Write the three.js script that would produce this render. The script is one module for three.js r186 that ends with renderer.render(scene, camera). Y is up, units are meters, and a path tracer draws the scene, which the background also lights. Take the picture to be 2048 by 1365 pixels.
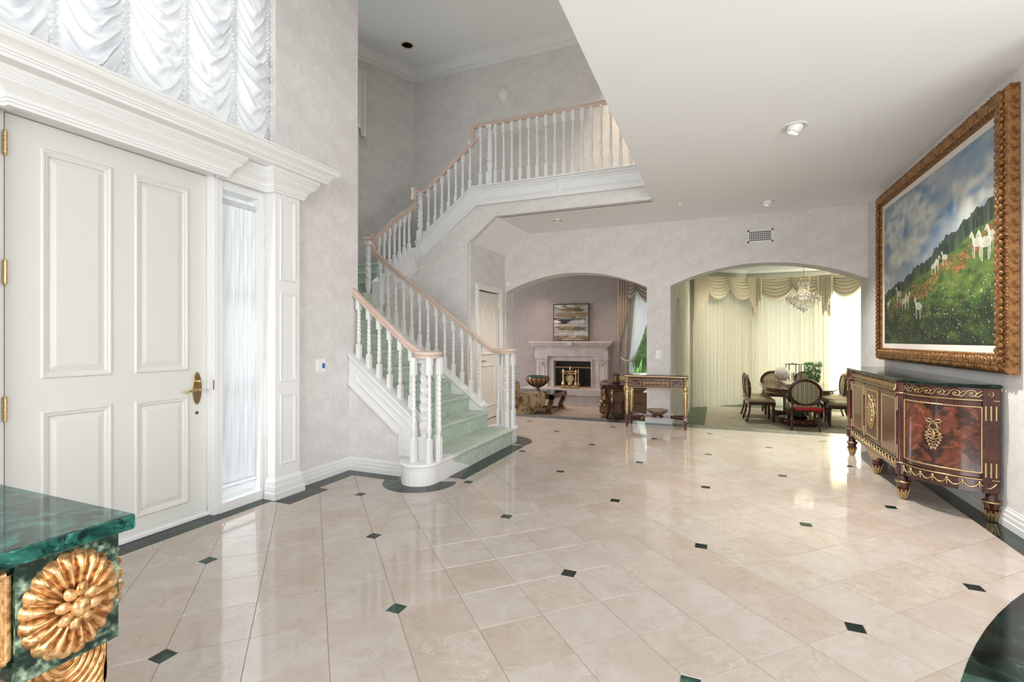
import * as THREE from 'three';
import { RoundedBoxGeometry } from 'three/addons/geometries/RoundedBoxGeometry.js';
import { mergeGeometries, toCreasedNormals } from 'three/addons/utils/BufferGeometryUtils.js';
import { RectAreaLightUniformsLib } from 'three/addons/lights/RectAreaLightUniformsLib.js';
RectAreaLightUniformsLib.init();
// ---------------------------------------------------------------- camera, sky, daylight, exposure
const scene = new THREE.Scene();
const renderer = new THREE.WebGLRenderer({ antialias: true });
renderer.toneMapping = THREE.LinearToneMapping;
renderer.toneMappingExposure = 1.08;
renderer.shadowMap.enabled = true;
const EYE = 1.257, FOCAL = 980, YAW = Math.atan(411 / FOCAL);
const camera = new THREE.PerspectiveCamera(2 * Math.atan(682.5 / FOCAL) * 180 / Math.PI, 2048 / 1365, 0.05, 120);
camera.position.set(0, EYE, 0);
camera.rotation.set(0, YAW, 0);
camera.setViewOffset(2048, 1365, 0, 2.5, 2048, 1365);
scene.add(camera);
scene.background = new THREE.Color(2.3, 2.45, 2.6);
function daylight(name, w, h, pos, look, color, power) {   // sky light at window openings, plus the added fill lights
  const l = new THREE.RectAreaLight(new THREE.Color(...color), power, w, h);
  l.name = name; l.position.set(...pos); l.lookAt(...look); scene.add(l); return l;
}
daylight('transom_daylight', 2.1, 2.5, [-3.2, 4.15, -1.75], [0, 3.2, -2.2], [0.97, 0.985, 1.0], 2.6);
daylight('sidelight_daylight', 0.33, 2.2, [-3.3, 1.2, -2.62], [0, 1.0, -2.62], [0.97, 0.985, 1.0], 1.3);
daylight('stair_window_daylight', 1.3, 2.4, [-5.87, 4.3, -5.72], [-3.0, 3.4, -5.6], [0.93, 0.98, 1.0], 1.1);
daylight('dining_daylight', 1.6, 2.8, [1.75, 1.1, -15.45], [1.75, 1.0, -8], [1.0, 0.98, 0.92], 2.2);
daylight('dining_sun_side_daylight', 1.6, 2.8, [3.6, 1.1, -14.75], [2.0, 1.0, -13.2], [1.0, 0.95, 0.82], 20);
daylight('living_daylight', 1.0, 2.3, [-1.7, 1.3, -13.85], [-2.6, 1.0, -10.5], [0.97, 0.99, 1.0], 1.2);
daylight('living_side_fill', 3.0, 2.2, [-7.75, 1.4, -10.8], [-3, 1.1, -11], [0.99, 0.96, 0.98], 3.6);  // unseen fill light added to brighten the living room
daylight('rear_fill', 3.5, 1.9, [-0.6, 1.75, 2.85], [-0.2, 3.9, -1.6], [1.0, 0.99, 0.98], 9.5);  // unseen fill light added behind the camera, tilted up to brighten the ceiling
daylight('hall_fill', 2.2, 1.9, [3.1, 1.55, -0.6], [0.5, 3.3, -2.0], [1.0, 0.99, 0.98], 9);  // unseen fill light added on the hall side, aimed up at the ceiling
// ---------------------------------------------------------------- helpers
const V = (x, y, z) => new THREE.Vector3(x, y, z);
let seed = 20240611;
function rnd() { seed |= 0; seed = (seed + 0x6D2B79F5) | 0; let t = Math.imul(seed ^ (seed >>> 15), 1 | seed); t = (t + Math.imul(t ^ (t >>> 7), 61 | t)) ^ t; return ((t ^ (t >>> 14)) >>> 0) / 4294967296; }
const rr = (a, b) => a + (b - a) * rnd();
const PI = Math.PI, S = Math.sin, C = Math.cos, lerp = (a, b, t) => a + (b - a) * t, clamp = (x, a = 0, b = 1) => Math.min(b, Math.max(a, x));
const sstep = (a, b, x) => { const t = clamp((x - a) / (b - a)); return t * t * (3 - 2 * t); };
// hashed value noise, tileable with period P
function noiseTable(n) { const a = new Float32Array(n); for (let i = 0; i < n; i++) a[i] = rnd(); return a; }
const NT = noiseTable(65536);
function vnoise(x, y, p) {
  const xi = Math.floor(x), yi = Math.floor(y), fx = x - xi, fy = y - yi, m = (k) => ((k % p) + p) % p;
  const h = (a, b) => NT[(m(a) * 251 + m(b) * 1031 + p * 17) & 65535], u = fx * fx * (3 - 2 * fx), v = fy * fy * (3 - 2 * fy);
  return lerp(lerp(h(xi, yi), h(xi + 1, yi), u), lerp(h(xi, yi + 1), h(xi + 1, yi + 1), u), v);
}
function fbm(u, v, p, oct) { let s = 0, a = 0.5, n = 0; for (let o = 0; o < oct; o++) { s += a * vnoise(u * p, v * p, p); n += a; a *= 0.5; p *= 2; } return s / n; }
function tex(w, h, fn, srgb = true, wrap = true) {
  const d = new Uint8Array(w * h * 4);
  for (let y = 0; y < h; y++) for (let x = 0; x < w; x++) { const c = fn((x + 0.5) / w, (y + 0.5) / h), i = (y * w + x) * 4; d[i] = clamp(c[0]) * 255; d[i + 1] = clamp(c[1]) * 255; d[i + 2] = clamp(c[2]) * 255; d[i + 3] = 255; }
  const t = new THREE.DataTexture(d, w, h, THREE.RGBAFormat); t.magFilter = THREE.LinearFilter; t.minFilter = THREE.LinearMipmapLinearFilter; t.generateMipmaps = true;
  if (wrap) t.wrapS = t.wrapT = THREE.RepeatWrapping;
  if (srgb) t.colorSpace = THREE.SRGBColorSpace;
  t.needsUpdate = true; return t;
}
const rep = (t, sx, sy) => { const c = t.clone(); c.repeat.set(sx, sy); c.needsUpdate = true; return c; };
const mix3 = (a, b, t) => [lerp(a[0], b[0], t), lerp(a[1], b[1], t), lerp(a[2], b[2], t)];
const grey = (v) => [v, v, v];
const std = (o) => new THREE.MeshStandardMaterial(o), phy = (o) => new THREE.MeshPhysicalMaterial(o);
const rgb = (r, g, b) => new THREE.Color().setRGB(r, g, b);
// uv in metres, taken from the dominant axis of every face
function uvm(g, s = 1) {
  if (g.index) g = g.toNonIndexed();
  const p = g.attributes.position, n = p.count, uv = new Float32Array(n * 2), a = V(), b = V(), c = V();
  for (let i = 0; i < n; i += 3) {
    a.fromBufferAttribute(p, i); b.fromBufferAttribute(p, i + 1); c.fromBufferAttribute(p, i + 2);
    const nn = b.clone().sub(a).cross(c.clone().sub(a)), ax = Math.abs(nn.x), ay = Math.abs(nn.y), az = Math.abs(nn.z);
    [a, b, c].forEach((q, k) => { const [u, v] = ay >= ax && ay >= az ? [q.x, q.z] : ax >= az ? [q.z, q.y] : [q.x, q.y]; uv[(i + k) * 2] = u * s; uv[(i + k) * 2 + 1] = v * s; });
  }
  g.setAttribute('uv', new THREE.BufferAttribute(uv, 2)); return g;
}
const bx = (x0, y0, z0, x1, y1, z1) => { const g = new THREE.BoxGeometry(Math.abs(x1 - x0), Math.abs(y1 - y0), Math.abs(z1 - z0)); g.translate((x0 + x1) / 2, (y0 + y1) / 2, (z0 + z1) / 2); return g; };
const rbx = (x0, y0, z0, x1, y1, z1, r = 0.005, s = 2) => { const w = Math.abs(x1 - x0), h = Math.abs(y1 - y0), d = Math.abs(z1 - z0); const g = new RoundedBoxGeometry(w, h, d, s, Math.min(r, w / 2.01, h / 2.01, d / 2.01)); g.translate((x0 + x1) / 2, (y0 + y1) / 2, (z0 + z1) / 2); return g; };
function clean(list) {
  return list.map((g) => { let q = g.index ? g.toNonIndexed() : g; for (const k of Object.keys(q.attributes)) if (!['position', 'normal', 'uv'].includes(k)) q.deleteAttribute(k); if (!q.attributes.normal) q.computeVertexNormals(); if (!q.attributes.uv) q = uvm(q); return q; });
}
const merge = (...l) => { l = l.flat(9); return l.length === 1 ? clean(l)[0] : mergeGeometries(clean(l)); };
const used = new Map();
const numbered = (n) => { const k = used.get(n) ?? 0; used.set(n, k + 1); return k ? n + '_' + String(k).padStart(3, '0') : n; };
function obj(name, geos, mat, parent = scene, label) {       // one named mesh; metre uv when the material asks for it
  let g = merge(Array.isArray(geos) ? geos : [geos]);
  if (mat.userData.metre) g = uvm(g, mat.userData.metre);
  if (parent.userData0) g.translate(-parent.userData0.x, -parent.userData0.y, -parent.userData0.z);
  const m = new THREE.Mesh(g, mat); m.name = parent === scene ? numbered(name) : name; parent.add(m);
  if (parent.userData0) m.userData0 = V(0, 0, 0), m.userData0 = parent.userData0;
  if (label) m.userData.label = label;
  return m;
}
function tag(o, label, category, group) { Object.assign(o.userData, { label, category }); if (group) o.userData.group = group; return o; }
function thing(name, label, category, base = [0, 0, 0], turn = 0, group) {   // local coordinates
  const o = new THREE.Group(); o.name = numbered(name); o.position.set(...base); o.rotation.y = turn; scene.add(o); return tag(o, label, category, group);
}
function thingW(name, label, category, base, group) {                        // parts given in world coordinates
  const o = thing(name, label, category, base, 0, group); o.userData0 = V(...base); return o;
}
function structW(name, label, base = [0, 0, 0]) { const o = new THREE.Group(); o.name = numbered(name); o.position.set(...base); o.userData0 = V(...base); o.userData.kind = 'structure'; o.userData.label = label; scene.add(o); return o; }
function struct(name, geos, mat, label) { const m = obj(name, geos, mat); m.userData.kind = 'structure'; m.userData.label = label; return m; }
function copy(o, base, turn, label, group) { const c = o.clone(); c.name = numbered(o.name.replace(/_\d{3}$/, '')); c.position.set(...base); c.rotation.y = turn; c.userData = { ...o.userData }; if (label) c.userData.label = label; if (group) c.userData.group = group; scene.add(c); return c; }
// polygon (list of [u, v]) with holes, extruded; plane 'xy' along z, 'zy' along x, 'xz' along y
function slab(pts, holes, plane, t0, t1, bevel = 0) {
  const mk = (P, K) => { const s = new K(); P.forEach(([u, v], i) => i ? s.lineTo(u, v) : s.moveTo(u, v)); s.closePath?.(); return s; };
  const sh = mk(pts, THREE.Shape); for (const h of holes) sh.holes.push(mk(h, THREE.Path));
  const g = new THREE.ExtrudeGeometry(sh, { depth: Math.abs(t1 - t0) - 2 * bevel, bevelEnabled: bevel > 0, bevelSize: bevel, bevelOffset: -bevel, bevelThickness: bevel, bevelSegments: 1, curveSegments: 12 });
  g.translate(0, 0, Math.min(t0, t1) + bevel);
  if (plane === 'zy') { const p = g.attributes.position; for (let i = 0; i < p.count; i++) { const a = p.getX(i), b = p.getY(i), c = p.getZ(i); p.setXYZ(i, c, b, a); } flip(g); }
  if (plane === 'xz') { const p = g.attributes.position; for (let i = 0; i < p.count; i++) { const a = p.getX(i), b = p.getY(i), c = p.getZ(i); p.setXYZ(i, a, c, b); } flip(g); }
  g.deleteAttribute('normal'); g.computeVertexNormals(); return g;
}
function flip(g) { if (g.index) { const a = g.index.array; for (let i = 0; i < a.length; i += 3) [a[i], a[i + 1]] = [a[i + 1], a[i]]; } else { const p = g.attributes; for (const k in p) { const A = p[k], n = A.itemSize; for (let i = 0; i < A.count; i += 3) for (let c = 0; c < n; c++) { const t = A.array[i * n + c]; A.array[i * n + c] = A.array[(i + 1) * n + c]; A.array[(i + 1) * n + c] = t; } } } return g; }
const arcPts = (cx, cy, r, a0, a1, n) => Array.from({ length: n + 1 }, (_, i) => { const a = lerp(a0, a1, i / n); return [cx + r * C(a), cy + r * S(a)]; });
const circ = (cx, cy, r, n = 24) => arcPts(cx, cy, r, 0, 2 * PI * (1 - 1 / n), n - 1);
const rect = (a, b, c, d) => [[a, b], [c, b], [c, d], [a, d]];
// moulding: profile [a outwards, b along N] swept along a path that lies across N, mitred at the corners
function sweep(profile, path, N, closed = false, crease = 0.5, caps = true) {
  const n = path.length, t = (i) => path[(i + 1) % n].clone().sub(path[i % n]).normalize(), rows = [];
  let len = 0; const lens = [];
  for (let i = 0; i < (closed ? n + 1 : n); i++) {
    const k = i % n, t2 = closed || k < n - 1 ? t(k) : t(k - 1), t1 = closed ? t((k + n - 1) % n) : k > 0 ? t(k - 1) : t2;
    const s1 = N.clone().cross(t1), s2 = N.clone().cross(t2), m = s1.clone().add(s2).multiplyScalar(1 / Math.max(0.2, 1 + s1.dot(s2)));
    rows.push(profile.map(([a, b]) => path[k].clone().addScaledVector(m, a).addScaledVector(N, b)));
    if (i) len += path[k].distanceTo(path[(i - 1) % n]); lens.push(len);
  }
  return skin(rows, lens, crease, caps && !closed);
}
function skin(rows, lens, crease = 0.5, caps = true, closeProfile = true) {
  const P = [], U = [], m = rows[0].length, pl = [0]; for (let j = 1; j <= m; j++) pl.push(pl[j - 1] + rows[0][j % m].distanceTo(rows[0][j - 1]));
  const put = (v, a, b) => { P.push(v.x, v.y, v.z); U.push(a, b); };
  for (let i = 0; i < rows.length - 1; i++) for (let j = 0; j < (closeProfile ? m : m - 1); j++) {
    const k = (j + 1) % m, a = rows[i][j], b = rows[i + 1][j], c = rows[i + 1][k], d = rows[i][k];
    put(a, lens[i], pl[j]); put(b, lens[i + 1], pl[j]); put(c, lens[i + 1], pl[j + 1]); put(a, lens[i], pl[j]); put(c, lens[i + 1], pl[j + 1]); put(d, lens[i], pl[j + 1]);
  }
  if (caps && closeProfile) for (const [row, f] of [[rows[0], 1], [rows[rows.length - 1], 0]]) {
    const o = row[0], e1 = row[1].clone().sub(o).normalize(); let nn = V(); for (let j = 1; j < m - 1; j++) nn.add(row[j].clone().sub(o).cross(row[j + 1].clone().sub(o))); nn.normalize(); const e2 = nn.clone().cross(e1);
    const flat = row.map((v) => new THREE.Vector2(v.clone().sub(o).dot(e1), v.clone().sub(o).dot(e2)));
    for (const tr of THREE.ShapeUtils.triangulateShape(flat, [])) { const q = f ? [tr[0], tr[2], tr[1]] : tr; q.forEach((k) => put(row[k], flat[k].x, flat[k].y)); }
  }
  const g = new THREE.BufferGeometry(); g.setAttribute('position', new THREE.Float32BufferAttribute(P, 3)); g.setAttribute('uv', new THREE.Float32BufferAttribute(U, 2));
  if (crease > 0) return toCreasedNormals(g, crease);
  g.computeVertexNormals(); return g;
}
const UPV = V(0, 1, 0);
// rail: a profile [side, up] carried along a free path, the side kept level
function railSweep(profile, pts, side0, crease = 0.6) {
  const rows = [], lens = []; let len = 0, side = side0?.clone();
  for (let i = 0; i < pts.length; i++) {
    const t = pts[Math.min(i + 1, pts.length - 1)].clone().sub(pts[Math.max(i - 1, 0)]).normalize();
    const h = Math.hypot(t.x, t.z); let s = V(t.z, 0, -t.x); if (h > 0.12) { s.normalize(); if (side && s.dot(side) < -0.2) s.negate(); side = side && h < 0.3 ? side : s; }
    const n = t.clone().cross(side).normalize(); if (n.y < -0.01 && h > 0.3) n.negate();
    rows.push(profile.map(([a, b]) => pts[i].clone().addScaledVector(side, a).addScaledVector(n, b))); if (i) len += pts[i].distanceTo(pts[i - 1]); lens.push(len);
  }
  const g = skin(rows, lens, crease, true); return g;
}
const spline = (pts, n, tension = 0.5) => new THREE.CatmullRomCurve3(pts, false, 'catmullrom', tension).getPoints(n);
const tube = (pts, r, seg = 8, n = 0, closed = false) => new THREE.TubeGeometry(new THREE.CatmullRomCurve3(pts, closed, 'catmullrom', 0.5), n || pts.length * 4, r, seg, closed);
const lathe = (pts, seg = 16) => new THREE.LatheGeometry(pts.map(([r, y]) => new THREE.Vector2(Math.max(r, 0.0001), y)), seg);
const cyl = (r0, r1, y0, y1, seg = 16) => { const g = new THREE.CylinderGeometry(r1, r0, y1 - y0, seg); g.translate(0, (y0 + y1) / 2, 0); return g; };
const at = (g, x, y, z) => { g.translate(x, y, z); return g; };
const ball = (x, y, z, r, ws = 10, hs = 8) => at(new THREE.SphereGeometry(r, ws, hs), x, y, z);
function grid(fn, nu, nv) {                                   // surface fn(u, v) -> Vector3
  const P = [], U = [], I = [];
  for (let j = 0; j <= nv; j++) for (let i = 0; i <= nu; i++) { const q = fn(i / nu, j / nv); P.push(q.x, q.y, q.z); U.push(i / nu, j / nv); }
  for (let j = 0; j < nv; j++) for (let i = 0; i < nu; i++) { const a = j * (nu + 1) + i, b = a + 1, c = a + nu + 1, d = c + 1; I.push(a, b, d, a, d, c); }
  const g = new THREE.BufferGeometry(); g.setAttribute('position', new THREE.Float32BufferAttribute(P, 3)); g.setAttribute('uv', new THREE.Float32BufferAttribute(U, 2)); g.setIndex(I); g.computeVertexNormals(); return g;
}
// ---------------------------------------------------------------- materials
const metre = (m, s) => { m.userData.metre = s; return m; };
const paperTex = tex(512, 512, (u, v) => {                    // scrubbed plaster-look wallpaper
  const a = fbm(u + 0.06 * vnoise(u * 9, v * 9, 9), v, 6, 5), b = fbm(u * 1, v + 0.05 * vnoise(u * 14, v * 14, 14), 24, 3), w = Math.abs(vnoise(u * 40 + 3 * b, v * 40 + 3 * a, 40) - 0.5) * 2;
  const k = clamp(0.5 + (a - 0.5) * 0.9 + (b - 0.5) * 0.7 - (1 - w) * 0.08), c = mix3([0.825, 0.81, 0.803], [0.9, 0.888, 0.88], k); return c;
});
const paperBump = tex(512, 512, (u, v) => grey(0.5 * fbm(u, v, 40, 3) + 0.5 * Math.abs(vnoise(u * 60 + 4 * fbm(u, v, 8, 2), v * 60, 60) - 0.5) * 2), false);
const M = {};
M.paper = metre(std({ map: paperTex, bumpMap: paperBump, bumpScale: 0.0012, roughness: 0.85 }), 1.5);
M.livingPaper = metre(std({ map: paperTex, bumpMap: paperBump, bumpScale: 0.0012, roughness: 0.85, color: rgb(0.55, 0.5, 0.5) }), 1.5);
M.diningPaper = metre(std({ map: paperTex, roughness: 0.85, color: rgb(0.86, 0.86, 0.78) }), 0.9);
M.ceiling = std({ color: rgb(0.89, 0.9, 0.91), roughness: 0.9 });
M.white = std({ color: rgb(0.79, 0.79, 0.785), roughness: 0.35 });
M.doorPaint = std({ color: rgb(0.68, 0.68, 0.65), roughness: 0.38 });
M.closetPaint = std({ color: rgb(0.78, 0.74, 0.7), roughness: 0.4 });
M.whiteSatin = std({ color: rgb(0.83, 0.82, 0.79), roughness: 0.3 });
function creamMarble(sd, tint, vein) {
  return tex(512, 512, (u, v) => {
    const wx = fbm(u + sd, v, 5, 4), wy = fbm(u, v + sd, 5, 4), a = fbm(u + 0.25 * wx, v + 0.25 * wy, 6, 6), b = fbm(u + 0.1 * wy, v + 0.2 * wx, 20, 4), l = Math.abs(fbm(u + 0.12 * wx, v + 0.1 * wy, 10, 3) - 0.5) * 2, l2 = Math.abs(fbm(u + 0.2 * wy, v + 0.15 * wx, 16, 3) - 0.5) * 2;
    let c = mix3([0.85, 0.79, 0.735], [0.885, 0.835, 0.79], clamp(0.5 + (a - 0.5) * 2 + (b - 0.5) * 1.2));
    c = mix3(c, [0.94, 0.92, 0.895], Math.pow(clamp(1 - l2 * 7), 1.5) * 0.5 * vein * clamp(wx * 3 - 1.1)); c = mix3(c, [0.7, 0.62, 0.54], Math.pow(clamp(1 - l * 12), 2) * 0.34 * clamp(wy * 3 - 1.0));
    return [c[0] * tint[0], c[1] * tint[1], c[2] * tint[2]];
  });
}
const tileTex = [creamMarble(0.1, [1, 1, 1], 0.7), creamMarble(0.43, [0.99, 0.985, 0.97], 1.5), creamMarble(0.77, [0.985, 0.97, 0.955], 0.5)];
M.tiles = tileTex.map((t, i) => std({ map: t, roughness: [0.07, 0.085, 0.075][i], color: rgb(0.65, 0.66, 0.675) }));
M.grout = std({ color: rgb(0.4, 0.34, 0.29), roughness: 0.9 });
const greenTex = tex(1024, 1024, (u, v) => {
  const wx = fbm(u, v, 4, 4), wy = fbm(v, u, 5, 4), a = fbm(u + 0.3 * wx, v + 0.3 * wy, 8, 5), l = Math.abs(vnoise((u + 0.5 * wx) * 7, (v + 0.6 * wy) * 4, 28) - 0.5) * 2, l2 = Math.abs(vnoise((u - 0.4 * wy) * 12, (v + 0.3 * wx) * 15, 60) - 0.5) * 2;
  let c = mix3([0.05, 0.085, 0.075], [0.12, 0.22, 0.185], clamp((a - 0.35) * 2.6)); c = mix3(c, [0.36, 0.5, 0.44], Math.pow(1 - l, 26) * 0.8 * clamp(a * 2 - 0.6)); return mix3(c, [0.4, 0.52, 0.46], Math.pow(1 - l2, 30) * 0.5 * clamp(wx * 2 - 0.7));
});
M.greenMarble = metre(phy({ map: greenTex, roughness: 0.1, specularIntensity: 0.55 }), 0.8);
const tealTex = tex(512, 512, (u, v) => {
  const wx = fbm(u, v, 5, 4), a = fbm(u + 0.3 * wx, v + 0.2 * wx, 12, 5), f = vnoise(u * 60 + 8 * wx, v * 60, 60), l = Math.abs(vnoise((u + 0.4 * wx) * 9, (v + 0.5 * a) * 14, 60) - 0.5) * 2;
  let c = mix3([0.06, 0.17, 0.155], [0.2, 0.44, 0.39], clamp((a - 0.3) * 2.4)); c = mix3(c, [0.55, 0.78, 0.69], clamp((f - 0.7) * 2.2) * clamp(a * 2 - 0.6)); return mix3(c, [0.02, 0.06, 0.06], Math.pow(1 - l, 10) * 0.7);
});
M.tealMarble = metre(std({ map: tealTex, roughness: 0.05 }), 2.2);
const paintTex = tex(256, 256, (u, v) => { const a = fbm(u, v, 6, 5), b = fbm(v, u, 20, 3); return mix3([0.06, 0.16, 0.12], [0.72, 0.78, 0.68], clamp((a * 0.7 + b * 0.5 - 0.5) * 2.6)); });
M.greenPaint = metre(std({ map: paintTex, roughness: 0.3 }), 5);
const carpetTex = tex(512, 512, (u, v) => { const a = fbm(u, v, 90, 2), b = fbm(u, v, 10, 3); return mix3([0.62, 0.695, 0.63], [0.84, 0.88, 0.835], clamp(0.5 + (a - 0.5) * 1.1 + (b - 0.5) * 0.5)); });
const fuzz = tex(512, 512, (u, v) => grey(fbm(u, v, 128, 2)), false);
M.stairCarpet = metre(std({ map: carpetTex, bumpMap: fuzz, bumpScale: 0.003, roughness: 1 }), 1.6);
const beigeCarpetTex = tex(256, 256, (u, v) => { const a = fbm(u, v, 64, 2), b = fbm(u, v, 6, 3); return mix3([0.72, 0.65, 0.59], [0.9, 0.86, 0.81], clamp(0.5 + (a - 0.5) * 0.8 + (b - 0.5) * 0.5)); });
M.livingCarpet = metre(std({ map: beigeCarpetTex, roughness: 1 }), 1);
const sageTex = tex(256, 256, (u, v) => { const a = fbm(u, v, 64, 2), b = fbm(u, v, 6, 3); return mix3([0.33, 0.38, 0.3], [0.5, 0.54, 0.45], clamp(0.5 + (a - 0.5) * 0.8 + (b - 0.5) * 0.5)); });
M.diningCarpet = metre(std({ map: sageTex, roughness: 1 }), 1);
const rugTex = tex(256, 256, (u, v) => { const a = fbm(u, v, 64, 2), b = fbm(u, v, 6, 3); return mix3([0.6, 0.58, 0.52], [0.82, 0.8, 0.75], clamp(0.5 + (a - 0.5) * 0.8 + (b - 0.5) * 0.5)); });
M.rug = metre(std({ map: rugTex, roughness: 1 }), 1);
function woodTex(dark, mid, light, sx = 3, sd = 0) { return tex(512, 512, (u, v) => { const w = fbm(u + sd, v, 4, 3), g = fbm(u * 1, v * 1, sx, 2), l = vnoise(u * 64 + 10 * w, v * 4 + w, 64), f = fbm(u * 1, v * 1, 80, 1); return mix3(mix3(dark, mid, clamp(l * 0.8 + g * 0.6 - 0.2)), light, clamp(w * 1.6 - 0.75) * 0.8 + f * 0.08); }); }
const railTex = woodTex([0.76, 0.66, 0.6], [0.83, 0.75, 0.7], [0.88, 0.81, 0.77]);
M.railWood = std({ map: rep(railTex, 0.4, 6), roughness: 0.32 });
const mahTex = woodTex([0.19, 0.07, 0.05], [0.33, 0.13, 0.085], [0.46, 0.23, 0.15]);
M.mahogany = metre(phy({ map: mahTex, roughness: 0.22, clearcoat: 0.6, clearcoatRoughness: 0.08 }), 2.2);
const flameTex = tex(512, 512, (u, v) => {                      // book-matched crotch figure: feathers fanning from the centre line
  const x = Math.abs(u - 0.5) * 2, n = fbm(u, v, 4, 4), n2 = fbm(u + 0.3, v, 7, 4), s = v + 0.55 * x * x - 0.62 * Math.sqrt(x + 0.02) + 0.16 * (n - 0.5), st = fbm(x * 0.35 + 0.2 * n, s * 1.0 + 0.05 * n2, 22, 3), big = fbm(x * 0.3, s * 0.8, 6, 3), fine = vnoise(x * 10 + 6 * n, s * 150, 200);
  let c = mix3([0.21, 0.09, 0.06], [0.47, 0.24, 0.16], clamp(0.5 + (big - 0.5) * 2.8)); c = mix3(c, [0.67, 0.4, 0.27], clamp((st - 0.5) * 4) * 0.7 * sstep(0.02, 0.2, x)); c = mix3(c, [0.1, 0.035, 0.03], clamp((n2 - 0.5) * 5) * 0.8); c = mix3(c, [0.2, 0.08, 0.05], (1 - sstep(0, 0.06, x)) * 0.5); return mix3(c, [0.14, 0.05, 0.035], fine * 0.22);
}, true, false);
M.flame = phy({ map: flameTex, roughness: 0.2, clearcoat: 0.7, clearcoatRoughness: 0.06 });
const oakTex = woodTex([0.4, 0.26, 0.17], [0.56, 0.4, 0.28], [0.68, 0.53, 0.4], 3, 0.3);
M.panelWood = phy({ map: rep(oakTex, 1.0, 1.0), color: rgb(0.58, 0.41, 0.35), roughness: 0.22, clearcoat: 0.6, clearcoatRoughness: 0.08 });
M.walnut = metre(phy({ map: woodTex([0.3, 0.17, 0.08], [0.52, 0.33, 0.17], [0.7, 0.5, 0.3], 3, 0.6), roughness: 0.3, clearcoat: 0.4 }), 2);
const goldGrime = tex(256, 256, (u, v) => { const a = fbm(u, v, 12, 4); return mix3([0.6, 0.44, 0.28], [0.98, 0.87, 0.7], clamp((a - 0.2) * 2.2)); });
M.gold = std({ color: rgb(0.56, 0.42, 0.23), metalness: 1, roughness: 0.32 });
M.brass = std({ color: rgb(0.72, 0.55, 0.28), metalness: 1, roughness: 0.25 });
M.darkBrass = std({ color: rgb(0.36, 0.27, 0.15), metalness: 1, roughness: 0.38 });
M.giltWood = metre(std({ map: goldGrime, color: rgb(1.0, 0.84, 0.66), metalness: 0.7, roughness: 0.28 }), 6);
M.frameGold = metre(std({ map: goldGrime, color: rgb(0.38, 0.26, 0.165), metalness: 0.6, roughness: 0.36 }), 5);
M.black = std({ color: rgb(0.012, 0.012, 0.012), roughness: 0.35 });
M.blackGloss = std({ color: rgb(0.015, 0.015, 0.017), roughness: 0.05 });
M.glass = phy({ color: rgb(0.97, 0.99, 0.98), transmission: 1, thickness: 0, roughness: 0.02, ior: 1.5 });
M.tableGlass = phy({ color: rgb(0.94, 0.98, 0.96), transmission: 1, thickness: 0.01, roughness: 0.02, ior: 1.5 });
M.crystal = phy({ color: rgb(1, 1, 1), transmission: 1, thickness: 0.02, roughness: 0.0, ior: 1.75 });
M.sheer = phy({ color: rgb(0.82, 0.83, 0.855), roughness: 1, transmission: 0.1, thickness: 0, side: THREE.DoubleSide });
M.sheerFine = phy({ color: rgb(0.88, 0.89, 0.91), roughness: 0.95, transmission: 0.3, thickness: 0, side: THREE.DoubleSide });
M.drape = phy({ color: rgb(0.84, 0.81, 0.71), roughness: 0.9, transmission: 0.25, thickness: 0, side: THREE.DoubleSide });
M.drapeSheer = phy({ color: rgb(0.86, 0.83, 0.71), roughness: 0.95, transmission: 0.2, thickness: 0, side: THREE.DoubleSide });
M.sunlitSheer = phy({ color: rgb(0.9, 0.88, 0.76), roughness: 0.95, transmission: 0.4, thickness: 0, side: THREE.DoubleSide });  // drapeSheer copied paler and more translucent so the sun side looks lit
M.swag = std({ color: rgb(0.9, 0.84, 0.7), roughness: 0.75, side: THREE.DoubleSide });
M.livingSwag = std({ color: rgb(0.56, 0.48, 0.41), roughness: 0.55, side: THREE.DoubleSide });
M.livingDrape = std({ color: rgb(0.6, 0.57, 0.51), roughness: 0.8, side: THREE.DoubleSide });
M.stone = metre(std({ map: tex(256, 256, (u, v) => mix3([0.76, 0.71, 0.7], [0.88, 0.85, 0.83], fbm(u, v, 8, 5))), roughness: 0.7 }), 1);
const brocadeTex = tex(512, 512, (u, v) => { const a = fbm(u + 0.15 * vnoise(u * 6, v * 6, 6), v, 7, 3), s = vnoise(u * 200, v * 24, 200), leaf = sstep(0.52, 0.6, a); return mix3(mix3([0.76, 0.65, 0.5], [0.87, 0.77, 0.62], s), [0.44, 0.37, 0.27], leaf * 0.75); });
M.brocade = metre(std({ map: brocadeTex, roughness: 0.7 }), 2.2);
M.tanCloth = metre(std({ map: tex(256, 256, (u, v) => mix3([0.45, 0.35, 0.25], [0.6, 0.49, 0.37], 0.6 * vnoise(u * 128, v * 6, 128) + 0.4 * fbm(u, v, 6, 3))), roughness: 0.75 }), 2);
const stripeTex = tex(256, 256, (u, v) => {                      // satin stripes with small medallions
  const p = u * 4, f = p - Math.floor(p); let c = f < 0.36 ? [0.84, 0.79, 0.64] : f < 0.4 || f > 0.96 ? [0.36, 0.31, 0.26] : [0.6, 0.57, 0.47];
  if (f > 0.42 && f < 0.94) { const dx = (f - 0.68) / 0.2, q = v * 6 % 1, dy = (q - 0.5) / 0.3, d = Math.hypot(dx, dy); if (d < 1.0 && d > 0.6) c = [0.88, 0.84, 0.7]; if (Math.abs(dx) < 0.2 && Math.abs(dy) > 1.15) c = [0.78, 0.74, 0.6]; }
  const n = 0.9 + 0.2 * vnoise(u * 120, v * 120, 120); return [c[0] * n, c[1] * n, c[2] * n];
});
M.stripe = metre(std({ map: stripeTex, roughness: 0.6 }), 3.2);
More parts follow.
